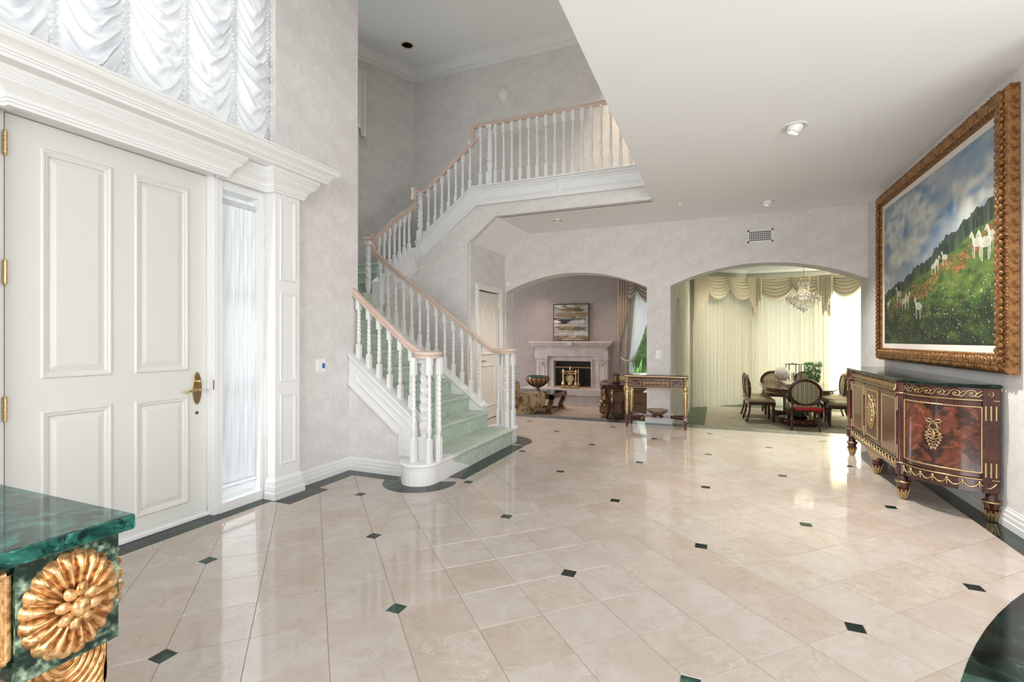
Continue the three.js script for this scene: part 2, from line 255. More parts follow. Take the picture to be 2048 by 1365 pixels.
M.plastic = std({ color: rgb(0.85, 0.85, 0.84), roughness: 0.4 });
M.agave = phy({ color: rgb(0.2, 0.42, 0.1), roughness: 0.5, side: THREE.DoubleSide });
M.leaf = phy({ color: rgb(0.08, 0.22, 0.05), roughness: 0.55, side: THREE.DoubleSide });
M.bulbGlow = std({ color: rgb(0.9, 0.85, 0.75), emissive: rgb(1, 0.86, 0.66), emissiveIntensity: 0.35, roughness: 0.5 });
M.lampGlow = std({ color: rgb(0.9, 0.9, 0.88), emissive: rgb(1, 0.86, 0.66), emissiveIntensity: 1.4, roughness: 0.5 });
M.tailCloth = std({ color: rgb(0.82, 0.81, 0.78), roughness: 0.8, side: THREE.DoubleSide });
M.hedge = metre(std({ map: tex(128, 128, (u, v) => mix3([0.1, 0.2, 0.07], [0.45, 0.58, 0.28], fbm(u, v, 16, 4))), roughness: 0.9 }), 0.8);
// ---------------------------------------------------------------- the setting
const SUNK = -0.53, CEIL = 3.02, UPF = 3.38, TOP = 6.2, XL = -3.29, XR = 1.8, ZA = -7.65, ZB = -6.34;
// floor: diagonal cream marble tiles with clipped corners, green inset squares, green border strips
const floor = structW('floor', 'polished cream marble tile floor laid diagonally with small green inset squares');
obj('grout_bed', bx(-3.6, SUNK, -7.72, 3.3, -0.0022, 3.1), M.grout, floor);
{
  const T = 0.9145 / 3, half = T / 2 - 0.0014, cut = 0.0508, U0 = 0.368, V0 = -2.327, r2 = Math.SQRT1_2;
  const tileGeo = (clip, k) => {
    let pts = [[-half, -half], [half, -half], [half, half], [-half, half]];
    if (clip >= 0) { const c = pts[clip], sx = Math.sign(c[0]), sy = Math.sign(c[1]), e = cut - 0.0009; const a = [c[0] - sx * e, c[1]], b = [c[0], c[1] - sy * e]; pts.splice(clip, 1, ...(clip % 2 ? [a, b] : [b, a])); }
    const n = pts.length, P = [], U = [], q = (p, s, y) => [p[0] * s, y, p[1] * s], ou = (k * 0.381) % 1, ov = (k * 0.617) % 1, rot = k % 4;
    const push = (v) => { P.push(...v); let a = v[0], b = v[2]; if (rot === 1) [a, b] = [b, -a]; if (rot === 2) [a, b] = [-a, -b]; if (rot === 3) [a, b] = [-b, a]; U.push(a * 1.1 + ou, b * 1.1 + ov); };
    const s0 = 1, s1 = 1 - 0.0005 / half;
    for (let i = 1; i < n - 1; i++) { push(q(pts[0], s1, 0)); push(q(pts[i + 1], s1, 0)); push(q(pts[i], s1, 0)); }
    for (let i = 0; i < n; i++) { const j = (i + 1) % n; for (const [A, B, ya, yb] of [[s1, s0, 0, -0.0012], [s0, s0, -0.0012, -0.004]]) { push(q(pts[i], A, ya)); push(q(pts[j], A, ya)); push(q(pts[j], B, yb)); push(q(pts[i], A, ya)); push(q(pts[j], B, yb)); push(q(pts[i], B, yb)); } }
    const g = new THREE.BufferGeometry(); g.setAttribute('position', new THREE.Float32BufferAttribute(P, 3)); g.setAttribute('uv', new THREE.Float32BufferAttribute(U, 2)); g.computeVertexNormals(); return g;
  };
  const geos = []; for (let c = -1; c < 4; c++) { geos.push([]); for (let k = 0; k < 6; k++) geos[c + 1].push(tileGeo(c, k * 5 + c + 2)); }
  const cands = [], F = V(-S(YAW), 0, -C(YAW)), R = V(C(YAW), 0, -S(YAW));
  for (let i = -40; i < 40; i++) for (let j = -40; j < 40; j++) {
    const u = U0 + (i + 0.5) * T, v = V0 + (j + 0.5) * T, x = (u + v) * r2, z = (v - u) * r2;
    if (x < -3.45 || x > 3.2 || z < -7.65 || z > 2.95) continue;
    const im = ((i % 3) + 3) % 3, jm = ((j % 3) + 3) % 3, cu = im === 0 ? -1 : im === 2 ? 1 : 0, cv = jm === 0 ? -1 : jm === 2 ? 1 : 0;
    const clip = cu && cv ? (cu < 0 ? (cv < 0 ? 0 : 3) : (cv < 0 ? 1 : 2)) : -1, d = x * F.x + z * F.z, w = (x * R.x + z * R.z) / d, seen = d > 0.9 && Math.abs(w) < 1.16 && EYE / d < 0.86 && !(x < -2.3 && z < -3.75 && z > -5.7) && x < 1.82;
    cands.push({ x, z, clip, area: seen ? 1 / (d * d * d) : 0 });
  }
  cands.sort((a, b) => b.area - a.area || a.x - b.x || a.z - b.z);
  const rest = [];
  cands.forEach((c, i) => {
    const k = Math.floor(rnd() * 6), mt = rnd(), mat = M.tiles[mt < 0.55 ? 0 : mt < 0.72 ? 1 : 2], g = geos[c.clip + 1][k];
    if (i < 300) { const m = new THREE.Mesh(g, mat); m.name = 'tile'; m.position.set(c.x, 0, c.z); m.rotation.y = PI / 4; floor.add(m); }
    else { const q = g.clone(); q.rotateY(PI / 4); q.translate(c.x, 0, c.z); rest.push(q); }
  });
  const tf = obj('tile_field', rest, M.tiles[0], floor); tf.userData.kind = 'stuff';
  const ins = rbx(-0.0345, -0.004, -0.0345, 0.0345, 0, 0.0345, 0.0012, 1);
  for (let i = -13; i < 14; i++) for (let j = -13; j < 14; j++) {
    const u = U0 + i * 3 * T, v = V0 + j * 3 * T, x = (u + v) * r2, z = (v - u) * r2; if (x < -3.1 || x > 2.4 || z < -7.4 || z > 0.6) continue;
    if (x < -2.3 && z < -3.6 && z > -5.8) continue;
    const g = ins.clone(), uv = uvm(g, 0.8), a = uv.attributes.uv; for (let q = 0; q < a.count; q++) a.setXY(q, a.getX(q) + x, a.getY(q) + z);
    const m = new THREE.Mesh(uv, M.greenMarble); m.name = 'inset_tile'; m.position.set(x, 0, z); floor.add(m);
  }
  const strip = (x0, z0, x1, z1, piece) => {                       // a straight border run cut into pieces
    const along = Math.abs(x1 - x0) > Math.abs(z1 - z0), L = along ? x1 - x0 : z1 - z0, n = Math.max(1, Math.round(Math.abs(L) / piece));
    for (let k = 0; k < n; k++) { const a = lerp(0, L, k / n) + 0.0008 * Math.sign(L), b = lerp(0, L, (k + 1) / n) - 0.0008 * Math.sign(L); obj('border_strip', along ? bx(x0 + a, -0.004, z0, x0 + b, 0.0012, z1) : bx(x0, -0.004, z0 + a, x1, 0.0012, z0 + b), M.greenMarble, floor); }
  };
  strip(-3.4, -2.8, -3.2, -0.8, 0.5); strip(-3.28, -2.79, -3.01, -3.2, 0.41); strip(-3.28, -3.2, -3.12, -3.62, 0.42); strip(-3.28, -3.62, -2.66, -3.78, 0.31);
  strip(-3.32, -7.46, 1.64, -7.72, 0.62); strip(1.64, -7.72, 1.79, -3.7, 0.61); strip(-2.6, -3.9, -2.1, -5.4, 0.5);
  const ring = (cx, cz, r0, r1, a0, a1, n) => { for (let k = 0; k < n; k++) { const A = lerp(a0, a1, k / n) + 0.003, B = lerp(a0, a1, (k + 1) / n) - 0.003; obj('border_strip', slab([...arcPts(cx, cz, r1, A, B, 8), ...arcPts(cx, cz, r0, B, A, 8)], [], 'xz', -0.004, 0.0014), M.greenMarble, floor); } };
  ring(-2.43, -3.69, 0.1, 0.325, 0.12 * -PI, PI * 0.98, 5); ring(-2.46, -5.55, 0.1, 0.37, -PI, PI * 0.12, 5);
  const arc = []; for (let i = 0; i <= 40; i++) { const z = lerp(-3.9, 2.6, i / 40); arc.push([5.23 - Math.sqrt(4.88 * 4.88 - (z + 0.2) ** 2), z]); }
  obj('border_inlay', slab([...arc, [3.2, 2.6], [3.2, -3.9]], [], 'xz', -0.004, 0.0012), M.greenMarble, floor, 'large curved dark green marble inlay');
}
obj('floor_edge', bx(-3.6, SUNK, -7.74, 1.8, -0.003, -7.72), M.white, floor);
struct('floor_living', bx(-8, SUNK - 0.1, -13.9, -0.75, SUNK, -7.74), M.livingCarpet, 'beige carpet of the sunken living room');
struct('floor_dining', bx(-0.75, SUNK - 0.1, -16, 4.6, SUNK, -7.74), M.diningCarpet, 'sage green carpet of the sunken dining room');
// walls
struct('wall_left', slab([[-3.89, 0], [-2.82, 0], [-2.82, 2.44], [-0.78, 2.44], [-0.78, 0], [3.1, 0], [3.1, TOP], [-3.89, TOP]], [rect(-2.91, 2.76, -0.69, 5.4)], 'zy', -3.55, XL), M.paper, 'pale textured entrance wall around the front door');
function archedPts(x0, x1, ys, yc, n = 24) { const w = (x1 - x0) / 2, h = yc - ys, r = (w * w + h * h) / (2 * h), cx = (x0 + x1) / 2, cy = yc - r, a = Math.asin(w / r); return arcPts(cx, cy, r, PI / 2 + a, PI / 2 - a, n); }
const archL = archedPts(-3.32, -0.99, 2.06, 2.335), archR = archedPts(-0.65, 1.79, 2.06, 2.335);
struct('wall_back', slab([[-3.6, SUNK], [-3.6, 3.4], [2.0, 3.4], [2.0, 2.06], ...archR.slice().reverse(), [-0.65, SUNK], [-0.99, SUNK], ...archL.slice().reverse(), [-3.32, SUNK]], [], 'xy', -7.99, ZA), M.paper, 'pale textured wall pierced by two wide low arches');
struct('wall_right', bx(XR, SUNK, -8.0, 2.0, CEIL + 0.2, -3.6), M.paper, 'smooth pale wall with the gilt framed painting');
struct('wall_hall', bx(1.8, 0, -3.6, 3.4, CEIL + 0.2, -3.5), M.paper, 'pale hall wall beyond the picture');
struct('wall_hall_side', slab(rect(-3.6, 0, 3.1, CEIL + 0.2), [rect(-1.75, 0.55, 0.55, 2.6)], 'zy', 3.2, 3.4), M.paper, 'pale hall side wall with an opening added for fill light');  // window opening made up to go with the hall fill light
struct('wall_rear', slab(rect(-3.55, 0, 3.4, TOP), [rect(-2.4, 0.75, 1.2, 2.75)], 'xy', 3.1, 2.95), M.paper, 'pale wall behind the viewer with a wide opening added for fill light');  // window opening made up to go with the rear fill light
struct('wall_recess', slab([[ZA - 0.05, 0], [-7.42, 0], [-7.42, 2.02], [-6.64, 2.02], [-6.64, 0], [ZB - 0.05, 0], [ZB - 0.05, 3.2], [ZA - 0.05, 3.2]], [], 'zy', -3.6, -3.34), M.paper, 'narrow wall holding the small white door');
struct('wall_closet', bx(-4.4, 0, -7.7, -4.3, 2.4, -6.4), M.paper, 'closet wall behind the small door');
struct('wall_stair', [slab([[-4.25, 0], [-3.36, 0], [-3.36, 2.67], [-2.91, 3.02], [-0.765, 3.02], [-0.765, UPF], [-3.22, UPF], [-4.25, 2.56]], [], 'xy', ZB - 0.12, ZB), slab([[-6.34, 0], [-5.4, 0], [-5.4, 1.7], [-6.34, 2.4]], [], 'zy', -4.35, -4.25)], M.paper, 'pale textured wall under the upper stair flight');
struct('wall_stair_lower', slab([[-3.32, 0], [-2.6, 0], [-2.6, 0.42], [-3.32, 0.95]], [], 'xy', -3.86, -3.77), M.paper, 'pale wall below the lowest stair stringer');
struct('wall_upper', slab([[-5.3, 0], [-3.6, 0], [-3.6, 3.38], [2.0, 3.38], [2.0, TOP], [-5.3, TOP]], [], 'xy', -7.85, ZA), M.paper, 'tall grey wall behind the upper stairs');
{ // slanting wall of the stairwell, with a tall window out of sight round the corner
  const g = slab(rect(0, 0, 4.35, TOP), [rect(1.35, 3.0, 2.75, 5.6)], 'xy', 0, 0.18), m = struct('wall_slanted', g, M.paper, 'slanting grey wall of the stairwell');
  m.rotation.y = Math.atan2(-0.919, -0.394); m.position.set(-5.16, 0, ZA);
}
struct('wall_stairwell', bx(-7.0, 0, -3.89, -3.55, TOP, -3.7), M.paper, 'wall at the near side of the stairwell');
struct('wall_gallery', [bx(-0.72, UPF, ZB, -0.6, TOP, 3.1), bx(1.8, UPF, -7.8, 2.0, TOP, ZB), bx(-0.72, UPF, -6.34, 2.0, TOP, -6.22)], M.paper, 'upstairs wall above the foyer edge');
// ceilings, with round openings for the recessed lights
const downSpots = [[0.59, -4.63], [0.59, -7.0], [-2.18, -6.94]];
struct('ceiling', slab([[-0.76, 3.1], [3.4, 3.1], [3.4, -7.66], [-2.91, -7.66], [-2.91, ZB - 0.1], [-0.76, ZB - 0.1]], downSpots.map(([x, z]) => circ(x, z, 0.07)), 'xz', CEIL, UPF), M.ceiling, 'flat white ceiling over the foyer');
struct('ceiling_slope', slab([[-3.37, 2.665], [-2.905, 3.02], [-2.905, 3.3], [-3.37, 2.95]], [], 'xy', ZA - 0.01, ZB - 0.1), M.ceiling, 'sloping white soffit under the upper flight');
struct('ceiling_upper', slab([[-7.2, 3.1], [2, 3.1], [2, -7.9], [-7.2, -7.9]], [circ(-4.8, -6.9, 0.085)], 'xz', TOP, TOP + 0.2), M.ceiling, 'high white ceiling of the stairwell');
// baseboards, crown
const baseProfile = [[0, 0], [0.024, 0], [0.024, 0.045], [0.019, 0.05], [0.019, 0.078], [0.014, 0.083], [0.014, 0.108], [0.007, 0.118], [0.007, 0.128], [0, 0.128]];
const P = (list, y = 0) => list.map(([x, z]) => V(x, y, z));
const baseboard = (name, pts, label, y = 0, mat = M.white) => struct(name, sweep(baseProfile, P(pts, y + 0.0015), UPV), mat, label);
baseboard('baseboard_left', [[-2.62, -3.77], [XL, -3.77], [XL, -3.1]], 'white stepped baseboard below the entrance wall');
baseboard('baseboard_right', [[XR, -3.6], [XR, -7.64]], 'white stepped baseboard below the painting wall');
baseboard('baseboard_pillar', [[-0.65, -7.98], [-0.65, ZA], [-0.99, ZA], [-0.99, -7.98]], 'white baseboard round the pillar between the arches');
baseboard('baseboard_recess', [[-3.34, -7.64], [-3.34, -7.48]], 'white baseboard beside the small door');
baseboard('baseboard_stair', [[-3.36, ZB], [-4.25, ZB]], 'white baseboard under the upper flight');
const crown = [[0, 0], [0.16, 0], [0.16, -0.02], [0.14, -0.028], [0.135, -0.05], [0.085, -0.1], [0.06, -0.13], [0.06, -0.15], [0.04, -0.155], [0.035, -0.19], [0.015, -0.2], [0.015, -0.215], [0, -0.215]];
struct('trim_1', sweep(crown, P([[1.8, ZA], [-5.16, ZA], [-6.8, -3.85]], TOP), UPV), M.white, 'white crown moulding round the high ceiling');
// living room shell
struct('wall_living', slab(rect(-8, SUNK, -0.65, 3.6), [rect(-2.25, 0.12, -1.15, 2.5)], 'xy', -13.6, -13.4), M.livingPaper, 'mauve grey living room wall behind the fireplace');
struct('wall_living_side', slab(rect(-13.4, SUNK, -7.9, 3.6), [rect(-12.35, 0.2, -9.25, 2.55)], 'zy', -8, -7.8), M.livingPaper, 'living room side wall with a wide opening added for fill light');  // window opening made up to go with the living room fill light
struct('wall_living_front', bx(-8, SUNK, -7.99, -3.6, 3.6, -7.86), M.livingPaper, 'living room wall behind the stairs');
struct('ceiling_living', bx(-8, 3.3, -13.6, -0.7, 3.5, -7.86), M.ceiling, 'living room ceiling');
struct('wall_dining', slab([[-7.99, SUNK], [-7.99, 3.4], [-13.9, 3.4], [-13.9, SUNK], [-9.85, SUNK], [-9.85, 1.55], ...archedPts(-9.85, -8.75, 1.55, 2.03, 16), [-8.75, SUNK]], [], 'zy', -0.85, -0.65), M.diningPaper, 'cream dining room wall with a small arched opening');
struct('wall_dining_side', bx(4.1, SUNK, -13.9, 4.3, 3.4, -7.9), M.diningPaper, 'plain dining room side wall');
struct('wall_dining_front', bx(1.99, SUNK, -8.1, 4.3, 3.4, -7.9), M.diningPaper, 'dining room wall beside the arch');
{ // three-sided bay: piers and lintels with window openings
  const bay = [[[-0.72, -13.8], [0.75, -15.2]], [[0.75, -15.2], [2.75, -15.2]], [[2.75, -15.2], [4.2, -13.8]]];
  bay.forEach(([a, b], i) => {
    const L = Math.hypot(b[0] - a[0], b[1] - a[1]), g = slab(rect(0, SUNK, L, 3.4), [rect(0.14, SUNK + 0.12, L - 0.14, 2.7)], 'xy', -0.15, 0), m = struct('wall_bay', g, M.diningPaper, ['slanting bay wall behind the dining curtains beside the small arch', 'middle bay wall behind the dining curtains', 'slanting sunlit bay wall of the dining room'][i]);
    m.position.set(a[0], 0, a[1]); m.rotation.y = -Math.atan2(b[1] - a[1], b[0] - a[0]);
    const w = structW('window_' + (i + 4), 'bay window behind the dining curtains'); w.position.copy(m.position); w.rotation.y = m.rotation.y; delete w.userData0;
    obj('frame', [bx(0.14, -0.41, -0.12, 0.2, 2.7, -0.06), bx(L - 0.2, -0.41, -0.12, L - 0.14, 2.7, -0.06), bx(0.14, 2.64, -0.12, L - 0.14, 2.7, -0.06), bx(0.14, -0.41, -0.12, L - 0.14, -0.35, -0.06), bx(L / 2 - 0.025, -0.41, -0.12, L / 2 + 0.025, 2.7, -0.06)], M.white, w);
    obj('pane', bx(0.2, -0.35, -0.092, L / 2 - 0.025, 2.64, -0.088), M.glass, w); obj('pane', bx(L / 2 + 0.025, -0.35, -0.092, L - 0.2, 2.64, -0.088), M.glass, w);
  });
}
struct('ceiling_dining', bx(-0.8, 3.2, -15.4, 4.3, 3.4, -7.9), M.ceiling, 'dining room ceiling');
struct('trim_2', sweep([[0, 0], [0.1, 0], [0.1, -0.02], [0.05, -0.07], [0.02, -0.1], [0, -0.1]], P([[4.1, -13.78], [2.75, -15.15], [0.75, -15.15], [-0.66, -13.8], [-0.66, -7.99]], 3.2), UPV), M.whiteSatin, 'cream crown moulding of the dining room');
// windows
{
  const w = structW('window_1', 'tall transom window above the front door', [-3.47, 2.76, -1.8]);
  const fr = [bx(-3.5, 2.76, -2.91, -3.42, 2.84, -0.69), bx(-3.5, 5.32, -2.91, -3.42, 5.4, -0.69), bx(-3.5, 2.76, -2.91, -3.42, 5.4, -2.83), bx(-3.5, 2.76, -0.77, -3.42, 5.4, -0.69)];
  obj('frame', fr, M.white, w);
  for (const z of [-2.32, -1.8, -1.28]) obj('muntin', bx(-3.48, 2.84, z - 0.015, -3.44, 5.32, z + 0.015), M.white, w);
  for (const y of [3.46, 4.08, 4.7]) obj('muntin', bx(-3.479, y - 0.015, -2.83, -3.441, y + 0.015, -0.77), M.white, w);
  obj('pane', bx(-3.462, 2.84, -2.83, -3.458, 5.32, -0.77), M.glass, w);
  for (const [n, z0, z1, lb] of [['window_2', -2.82, -2.44, 'narrow sidelight window beside the front door'], ['window_3', -1.26, -0.78, 'narrow sidelight window on the hinge side of the front door']]) {
    const s = structW(n, lb, [-3.47, 0, (z0 + z1) / 2]);
    obj('frame', [bx(-3.52, 0.0, z0, -3.31, 0.07, z1), bx(-3.52, 2.36, z0, -3.33, 2.44, z1), bx(-3.52, 0, z0, -3.32, 2.44, z0 + 0.03), bx(-3.52, 0, z1 - 0.03, -3.32, 2.44, z1)], M.white, s);
    for (const y of [0.9, 1.62]) obj('muntin', bx(-3.49, y - 0.025, z0, -3.45, y + 0.025, z1), M.white, s);
    obj('pane', bx(-3.472, 0.07, z0, -3.468, 2.36, z1), M.glass, s);
  }
  const lw = structW('window_7', 'living room window onto the garden', [-1.7, 0.12, -13.45]);
  obj('frame', [bx(-2.25, 0.12, -13.55, -2.2, 2.5, -13.45), bx(-1.2, 0.12, -13.55, -1.15, 2.5, -13.45), bx(-2.25, 2.44, -13.55, -1.15, 2.5, -13.45), bx(-2.25, 0.12, -13.55, -1.15, 0.18, -13.45), bx(-1.72, 0.18, -13.53, -1.68, 2.44, -13.47)], M.white, lw);
  obj('pane', bx(-2.2, 0.18, -13.502, -1.72, 2.44, -13.498), M.glass, lw); obj('pane', bx(-1.68, 0.18, -13.502, -1.2, 2.44, -13.498), M.glass, lw);
  const rw = structW('window_8', 'unseen wide window added in the rear wall for fill light', [-0.6, 0.75, 3.02]);  // window added around the rear fill light
  obj('frame', [bx(-2.4, 0.75, 2.99, 1.2, 0.81, 3.06), bx(-2.4, 2.69, 2.99, 1.2, 2.75, 3.06), bx(-2.4, 0.75, 2.99, -2.34, 2.75, 3.06), bx(1.14, 0.75, 2.99, 1.2, 2.75, 3.06), bx(-0.63, 0.75, 2.99, -0.57, 2.75, 3.06)], M.white, rw);
  obj('pane', bx(-2.34, 0.81, 3.02, -0.63, 2.69, 3.025), M.glass, rw); obj('pane', bx(-0.57, 0.81, 3.02, 1.14, 2.69, 3.025), M.glass, rw);
}
// outdoors
struct('bounce_paving', bx(-12, -0.7, -6, -3.56, -0.03, 4), std({ color: rgb(0.62, 0.6, 0.57), roughness: 0.9 }), 'unseen pale paving added outside the front door to brighten the sheers');  // unseen pale slab added to bounce sky light into the sheers
struct('ground', bx(-60, -0.75, -60, 60, -0.7, 60), metre(std({ map: tex(128, 128, (u, v) => mix3([0.3, 0.36, 0.2], [0.5, 0.55, 0.36], fbm(u, v, 8, 4))), roughness: 1 }), 0.2), 'lawn outside the windows');
// ---------------------------------------------------------------- front door and its surround
const panelOgee = [[0, 0], [0, 0.004], [0.006, 0.010], [0.014, 0.010], [0.02, 0.005], [0.03, 0.003], [0.036, -0.002], [0.036, -0.012], [0, -0.012]];
const loopZY = (x, z0, z1, y0, y1) => [V(x, y0, z0), V(x, y0, z1), V(x, y1, z1), V(x, y1, z0)];
// a moulded, raised panel on a face that looks along +x: z0 < z1, y0 < y1; profile a runs inwards
function panelX(parent, x, z0, z1, y0, y1, mat, k = 1, name = 'panel') {
  const p = obj(name, [bevelPanelX(x - 0.010 * k, z0 + 0.036 * k, z1 - 0.036 * k, y0 + 0.036 * k, y1 - 0.036 * k, 0.009 * k, 0.035 * k)], mat, parent);
  obj('panel_moulding', sweep(panelOgee.map(([a, b]) => [a * k, b * k]), loopZY(x, z0, z1, y0, y1).reverse(), V(1, 0, 0), true, 0.4), mat, p); return p;
}
function bevelPanelX(x, z0, z1, y0, y1, h, b) {          // field with sloping margins, front at x + h
  const a = rect(z0, y0, z1, y1), c = rect(z0 + b, y0 + b, z1 - b, y1 - b), P = [], q = (p, d) => V(d, p[1], p[0]);
  const tri = (u, v, w) => P.push(u.x, u.y, u.z, v.x, v.y, v.z, w.x, w.y, w.z);
  for (let i = 0; i < 4; i++) { const j = (i + 1) % 4; tri(q(a[i], x), q(c[j], x + h), q(a[j], x)); tri(q(a[i], x), q(c[i], x + h), q(c[j], x + h)); }
  tri(q(c[0], x + h), q(c[2], x + h), q(c[1], x + h)); tri(q(c[0], x + h), q(c[3], x + h), q(c[2], x + h));
  const g = new THREE.BufferGeometry(); g.setAttribute('position', new THREE.Float32BufferAttribute(P, 3)); g.computeVertexNormals(); return g;
}
{
  const X = -3.385, zl = -1.317, zr = -2.398, d = structW('door_1', 'tall cream front door with four raised panels and brass lever', [X, 0, -1.85]);
  const cols = [[-1.80, -1.46], [-2.265, -1.925]], rows = [[0.13, 0.87], [1.045, 2.3]];
  obj('core', bx(X - 0.045, 0.02, zr, X - 0.013, 2.43, zl), M.doorPaint, d);
  for (const [a, b] of [[zr, -2.265], [-1.925, -1.80], [-1.46, zl]]) obj('stile', bx(X - 0.013, 0.02, a, X, 2.43, b), M.doorPaint, d);
  for (const [a, b] of [[0.02, 0.13], [0.87, 1.045], [2.3, 2.43]]) for (const [z0, z1] of cols) obj('rail', bx(X - 0.013, a, z0, X, b, z1), M.doorPaint, d);
  for (const [z0, z1] of cols) for (const [y0, y1] of rows) panelX(d, X, z0, z1, y0, y1, M.doorPaint);
  obj('threshold', [rbx(X - 0.06, 0.0, zr - 0.02, X + 0.03, 0.03, zl + 0.02, 0.008)], M.white, d);
  obj('bottom_sweep', rbx(X, 0.022, zr + 0.01, X + 0.012, 0.07, zl - 0.01, 0.005), M.doorPaint, d);
  for (const y of [0.9, 1.605, 2.27]) { const h = obj('hinge', [0, 1, 2, 3, 4].map((k) => at(cyl(0.011, 0.011, 0, 0.021, 10), X + 0.012, y - 0.056 + k * 0.0225, zl + 0.004)), M.brass, d); obj('finial', [ball(X + 0.012, y + 0.06, zl + 0.004, 0.009), ball(X + 0.012, y - 0.06, zl + 0.004, 0.009)], M.brass, h); }
  const oval = []; for (let i = 0; i < 40; i++) { const a = i / 40 * 2 * PI; oval.push([-2.325 + 0.034 * C(a) * (1 - 0.12 * S(a) * S(a)), 0.915 + 0.115 * S(a)]); }
  const pl = obj('handle_plate', slab(oval, [], 'zy', X, X + 0.009, 0.003), M.darkBrass, d, 'oval brass lock plate');
  obj('lever', [at(cyl(0.016, 0.012, 0, 0.03, 14).rotateZ(-PI / 2), X + 0.009, 0.905, -2.325), tube([V(X + 0.045, 0.905, -2.33), V(X + 0.05, 0.907, -2.30), V(X + 0.05, 0.903, -2.26), V(X + 0.052, 0.9, -2.225)], 0.0085, 10), ball(X + 0.052, 0.9, -2.222, 0.013)], M.brass, pl);
  obj('thumb_turn', [at(cyl(0.016, 0.013, 0, 0.018, 14).rotateZ(-PI / 2), X + 0.009, 0.965, -2.325), ball(X + 0.03, 0.965, -2.325, 0.01)], M.brass, pl);
  obj('screw', [ball(X + 0.009, 1.018, -2.325, 0.004), ball(X + 0.009, 0.812, -2.325, 0.004)], M.brass, pl);
  obj('peg_hole', at(cyl(0.011, 0.011, 0, 0.004, 14).rotateZ(-PI / 2), X, 0.742, -2.325), std({ color: rgb(0.2, 0.08, 0.04), metalness: 0.6, roughness: 0.4 }), d);
}
{
  const s = structW('door_frame', 'white classical surround of the front door with pilasters and deep cornice', [-3.3, 0, -1.85]);
  const mz = (z) => -3.706 - z;                                // mirror about the door's middle
  for (const [a, b] of [[-2.44, -2.4], [-1.315, -1.26]]) obj('mullion', rbx(-3.5, 0, a, b > -2 ? -3.386 : -3.315, 2.44, b, 0.004), M.white, s);
  obj('strike_plate', bx(-3.318, 0.90, -2.404, -3.313, 0.97, -2.398), M.brass, s);
  obj('head', bx(-3.52, 2.36 + 0.075, -2.82, -3.3, 2.52, -0.78), M.white, s);
  for (const m of [0, 1]) {
    const z = (v) => m ? mz(v) : v, z0 = Math.min(z(-3.075), z(-2.83)), z1 = Math.max(z(-3.075), z(-2.83));
    const p = obj('pilaster', [bx(XL, 0, z0, -3.205, 2.47, z1)], M.white, s);
    for (const [y0, y1] of [[0.26, 0.82], [0.92, 1.63], [1.73, 2.38]]) panelX(s, -3.204, z0 + 0.045, z1 - 0.045, y0, y1, M.white, 0.7);
    const plinth = [[0, 0], [0.03, 0], [0.03, 0.05], [0.025, 0.055], [0.025, 0.1], [0.018, 0.105], [0.018, 0.14], [0.008, 0.155], [0, 0.165]];
    obj('pilaster_base', sweep(plinth, P([[XL, z0], [-3.205, z0], [-3.205, z1], [XL, z1]], 0.0015), UPV), M.white, p);
  }
  // entablature: a fluted bed moulding that breaks forward over pilasters and door, under one straight crown
  const bed = [[0, 0], [0.018, 0], [0.018, 0.014], [0.026, 0.018], [0.026, 0.03], [0.034, 0.034], [0.036, 0.052], [0.05, 0.072], [0.075, 0.09], [0.082, 0.1], [0.082, 0.108], [0.088, 0.11], [0.088, 0.118], [0.094, 0.12], [0.094, 0.128], [0.1, 0.13], [0.1, 0.138], [0.106, 0.14], [0.106, 0.16], [-0.02, 0.16], [-0.02, 0]];
  const half = [[XL, -3.085], [-3.2, -3.085], [-3.2, -2.82], [-3.275, -2.82], [-3.275, -2.425], [-3.235, -2.425]], path = [...half, ...half.slice().reverse().map(([x, z]) => [x, mz(z)])];
  obj('bed_moulding', sweep(bed, P(path, 2.415), UPV), M.white, s);
  const cornice = [[0, 0], [0.11, 0], [0.11, 0.018], [0.118, 0.02], [0.118, 0.03], [0.126, 0.032], [0.126, 0.045], [0.14, 0.06], [0.168, 0.072], [0.178, 0.085], [0.178, 0.1], [0.185, 0.102], [0.185, 0.115], [0, 0.125]];
  obj('crown', sweep(cornice, P([[XL, -3.13], [-3.16, -3.13], [-3.16, mz(-3.13)], [XL, mz(-3.13)]], 2.575), UPV), M.white, s);
}
